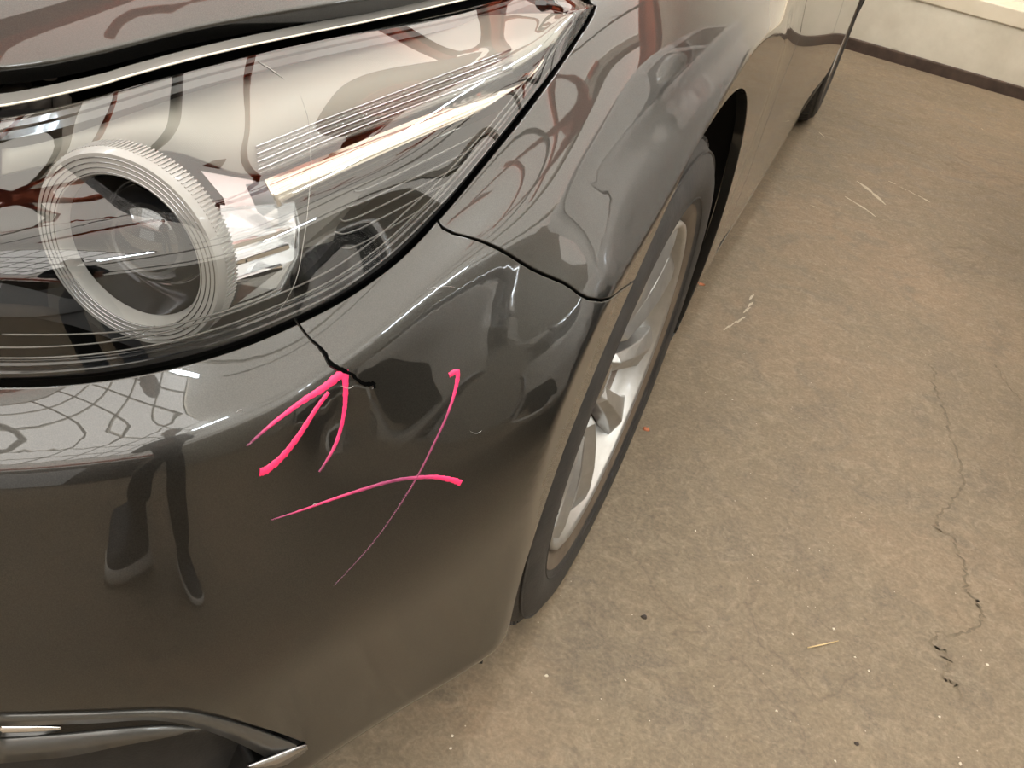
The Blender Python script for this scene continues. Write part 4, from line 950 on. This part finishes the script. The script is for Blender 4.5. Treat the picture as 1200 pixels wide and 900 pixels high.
skin('jacket', [PT(-0.005,0,.93,.136), PT(0.095,0,1.08,.140), PT(0.215,0,1.22,.145), PT(0.265,0,1.33,.110), PT(0.275,.155,1.355,.066), PT(0.352,.235,1.17,.052), PT(0.510,.25,1.07,.044), PT(0.640,.245,.985,.036), PT(0.275,-.155,1.355,.066), PT(0.323,-.19,1.15,.052), PT(0.500,-.03,1.06,.044), PT(0.640,.125,.975,.036), PT(0.290,0,1.43,.056)],
     [(0,1),(1,2),(2,3),(3,4),(4,5),(5,6),(6,7),(3,8),(8,9),(9,10),(10,11),(3,12)], SHIRT, ps, root=2)
skin('head', [PT(0.295,0,1.42,.052), PT(0.315,0,1.50,.054), PT(0.345,0,1.56,.074), PT(0.345,0,1.63,.084), PT(0.340,0,1.69,.060), PT(0.435,0,1.585,.014), PT(0.418,0,1.535,.03)],
     [(0,1),(1,2),(2,3),(3,4),(2,5),(2,6)], SKINM, ps)
b = MB(); hp = np.array(PT(0.318,0,1.650,0)[:3]); b.lathe([(.001,.118),(.045,.108),(.078,.078),(.096,.035),(.101,-.01),(.094,-.05),(.07,-.075)], hp, (-.28*fx,-.28*fy,.96), 28); b.build('hair', HAIR, ps)
for s_ in (1, -1):
    b = MB(); c = PT(0.423,.03*s_,1.615,0)[:3]; b.lathe([(.001,-.008),(.008,-.006),(.011,0),(.008,.006),(.001,.008)], c, (0,0,1), 12); b.build('eye', mat('eye_dark', srgb('1e1713'), .2), ps)
    b = MB(); c = PT(0.335,.086*s_,1.60,0)[:3]; b.lathe([(.001,-.03),(.012,-.02),(.016,0),(.012,.02),(.001,.028)], c, (0,0,1), 12); b.build('ear', SKINM, ps)
# hands close round the two long sides of the phone
bc = CAM-_f*.016; PC = bc-_u*.045; PS = V3(1.53, -.80, 0)
for s_ in (1, -1):
    wr = np.array(PT(.64, .245 if s_ > 0 else .125, .985 if s_ > 0 else .975, 0)[:3])+PS
    palm = PC+_r*s_*.050-_u*.035-_f*.018; nodes = [tuple(wr-PS)+(.027,), tuple((wr+palm)/2-PS)+(.026,), tuple(palm-PS)+(.026,)]; eds = [(0,1),(1,2)]
    for k in range(4):
        i = len(nodes); up = -.028+.021*k; L = (.85, .97, 1., .9)[k]
        for ou, inn, fw2, rr in ((.052, 0, -.006, .0095), (.052, 0, .012, .0085), (.046-.010*L, 0, .017, .008), (.040-.022*L, 0, .016, .0072)): nodes.append(tuple(PC+_r*s_*ou+_u*(up-.006)+_f*fw2-PS)+(rr,))
        eds += [(2,i),(i,i+1),(i+1,i+2),(i+2,i+3)]
    i = len(nodes)
    for ou, up, fw2, rr in ((.046,-.045,-.022,.0115), (.034,-.030,-.024,.0105), (.020,-.020,-.020,.0095)): nodes.append(tuple(PC+_r*s_*ou+_u*up+_f*fw2-PS)+(rr,))
    eds += [(2,i),(i,i+1),(i+1,i+2)]
    skin('hand', nodes, eds, SKINM, ps, 1)
def shoe(x, y, heading):
    e = empty('shoe', parent=ps); e.location = (x, y, 0); e.rotation_euler = (0,0,math.radians(heading))
    def outline(k, z): 
        return [(x*k+.0,y*k,z) for x, y in ((.19,0),(.175,.035),(.12,.05),(.03,.043),(-.05,.038),(-.095,.03),(-.108,0),(-.095,-.03),(-.05,-.038),(.03,-.037),(.12,-.042),(.175,-.03))]
    b = MB(); A = outline(1,.0)+outline(1.03,.012)+outline(1.0,.030); n = 12
    b.add(A, [tuple(range(n-1,-1,-1)), tuple(2*n+i for i in range(n))]+[(r*n+i, r*n+(i+1)%n, (r+1)*n+(i+1)%n, (r+1)*n+i) for r in range(2) for i in range(n)], True); b.build('sole', SOLE, e)
    b = MB(); top = [(x*.55-.03, y*.75, .095 if x < .08 else .062) for x, y, z in outline(1,0)]; mid = [(x*.93, y*.97, .05 if x > .08 else .065) for x, y, z in outline(1,0)]
    b.add([(x*.98,y*.98,.030) for x, y, z in outline(1,0)]+mid+top, [(r*n+i, r*n+(i+1)%n, (r+1)*n+(i+1)%n, (r+1)*n+i) for r in range(2) for i in range(n)]+[tuple(2*n+i for i in range(n))], True); b.build('upper', SHOE, e, sub=1)
shoe(.12,.16,111); shoe(-.09,-.125,190)
ph = empty('phone', (0,0,0)); tag(ph, 'black phone held up in both hands by the person', 'phone')
bc = CAM-_f*.016; Rm = np.stack([_r,_u,-_f],1)
b = MB(); b.box(bc+_r*(-.0)+_u*(-.045), (.072,.148,.008), Rm); b.build('phone_body', PLASTIC_M, ph, bevel=.003)
b = MB(); b.lathe([(.0065,0),(.0065,.003),(.004,.0035),(.001,.0034)], bc+_f*.004, tuple(_f), 20); b.build('phone_lens', BALL_M, ph)
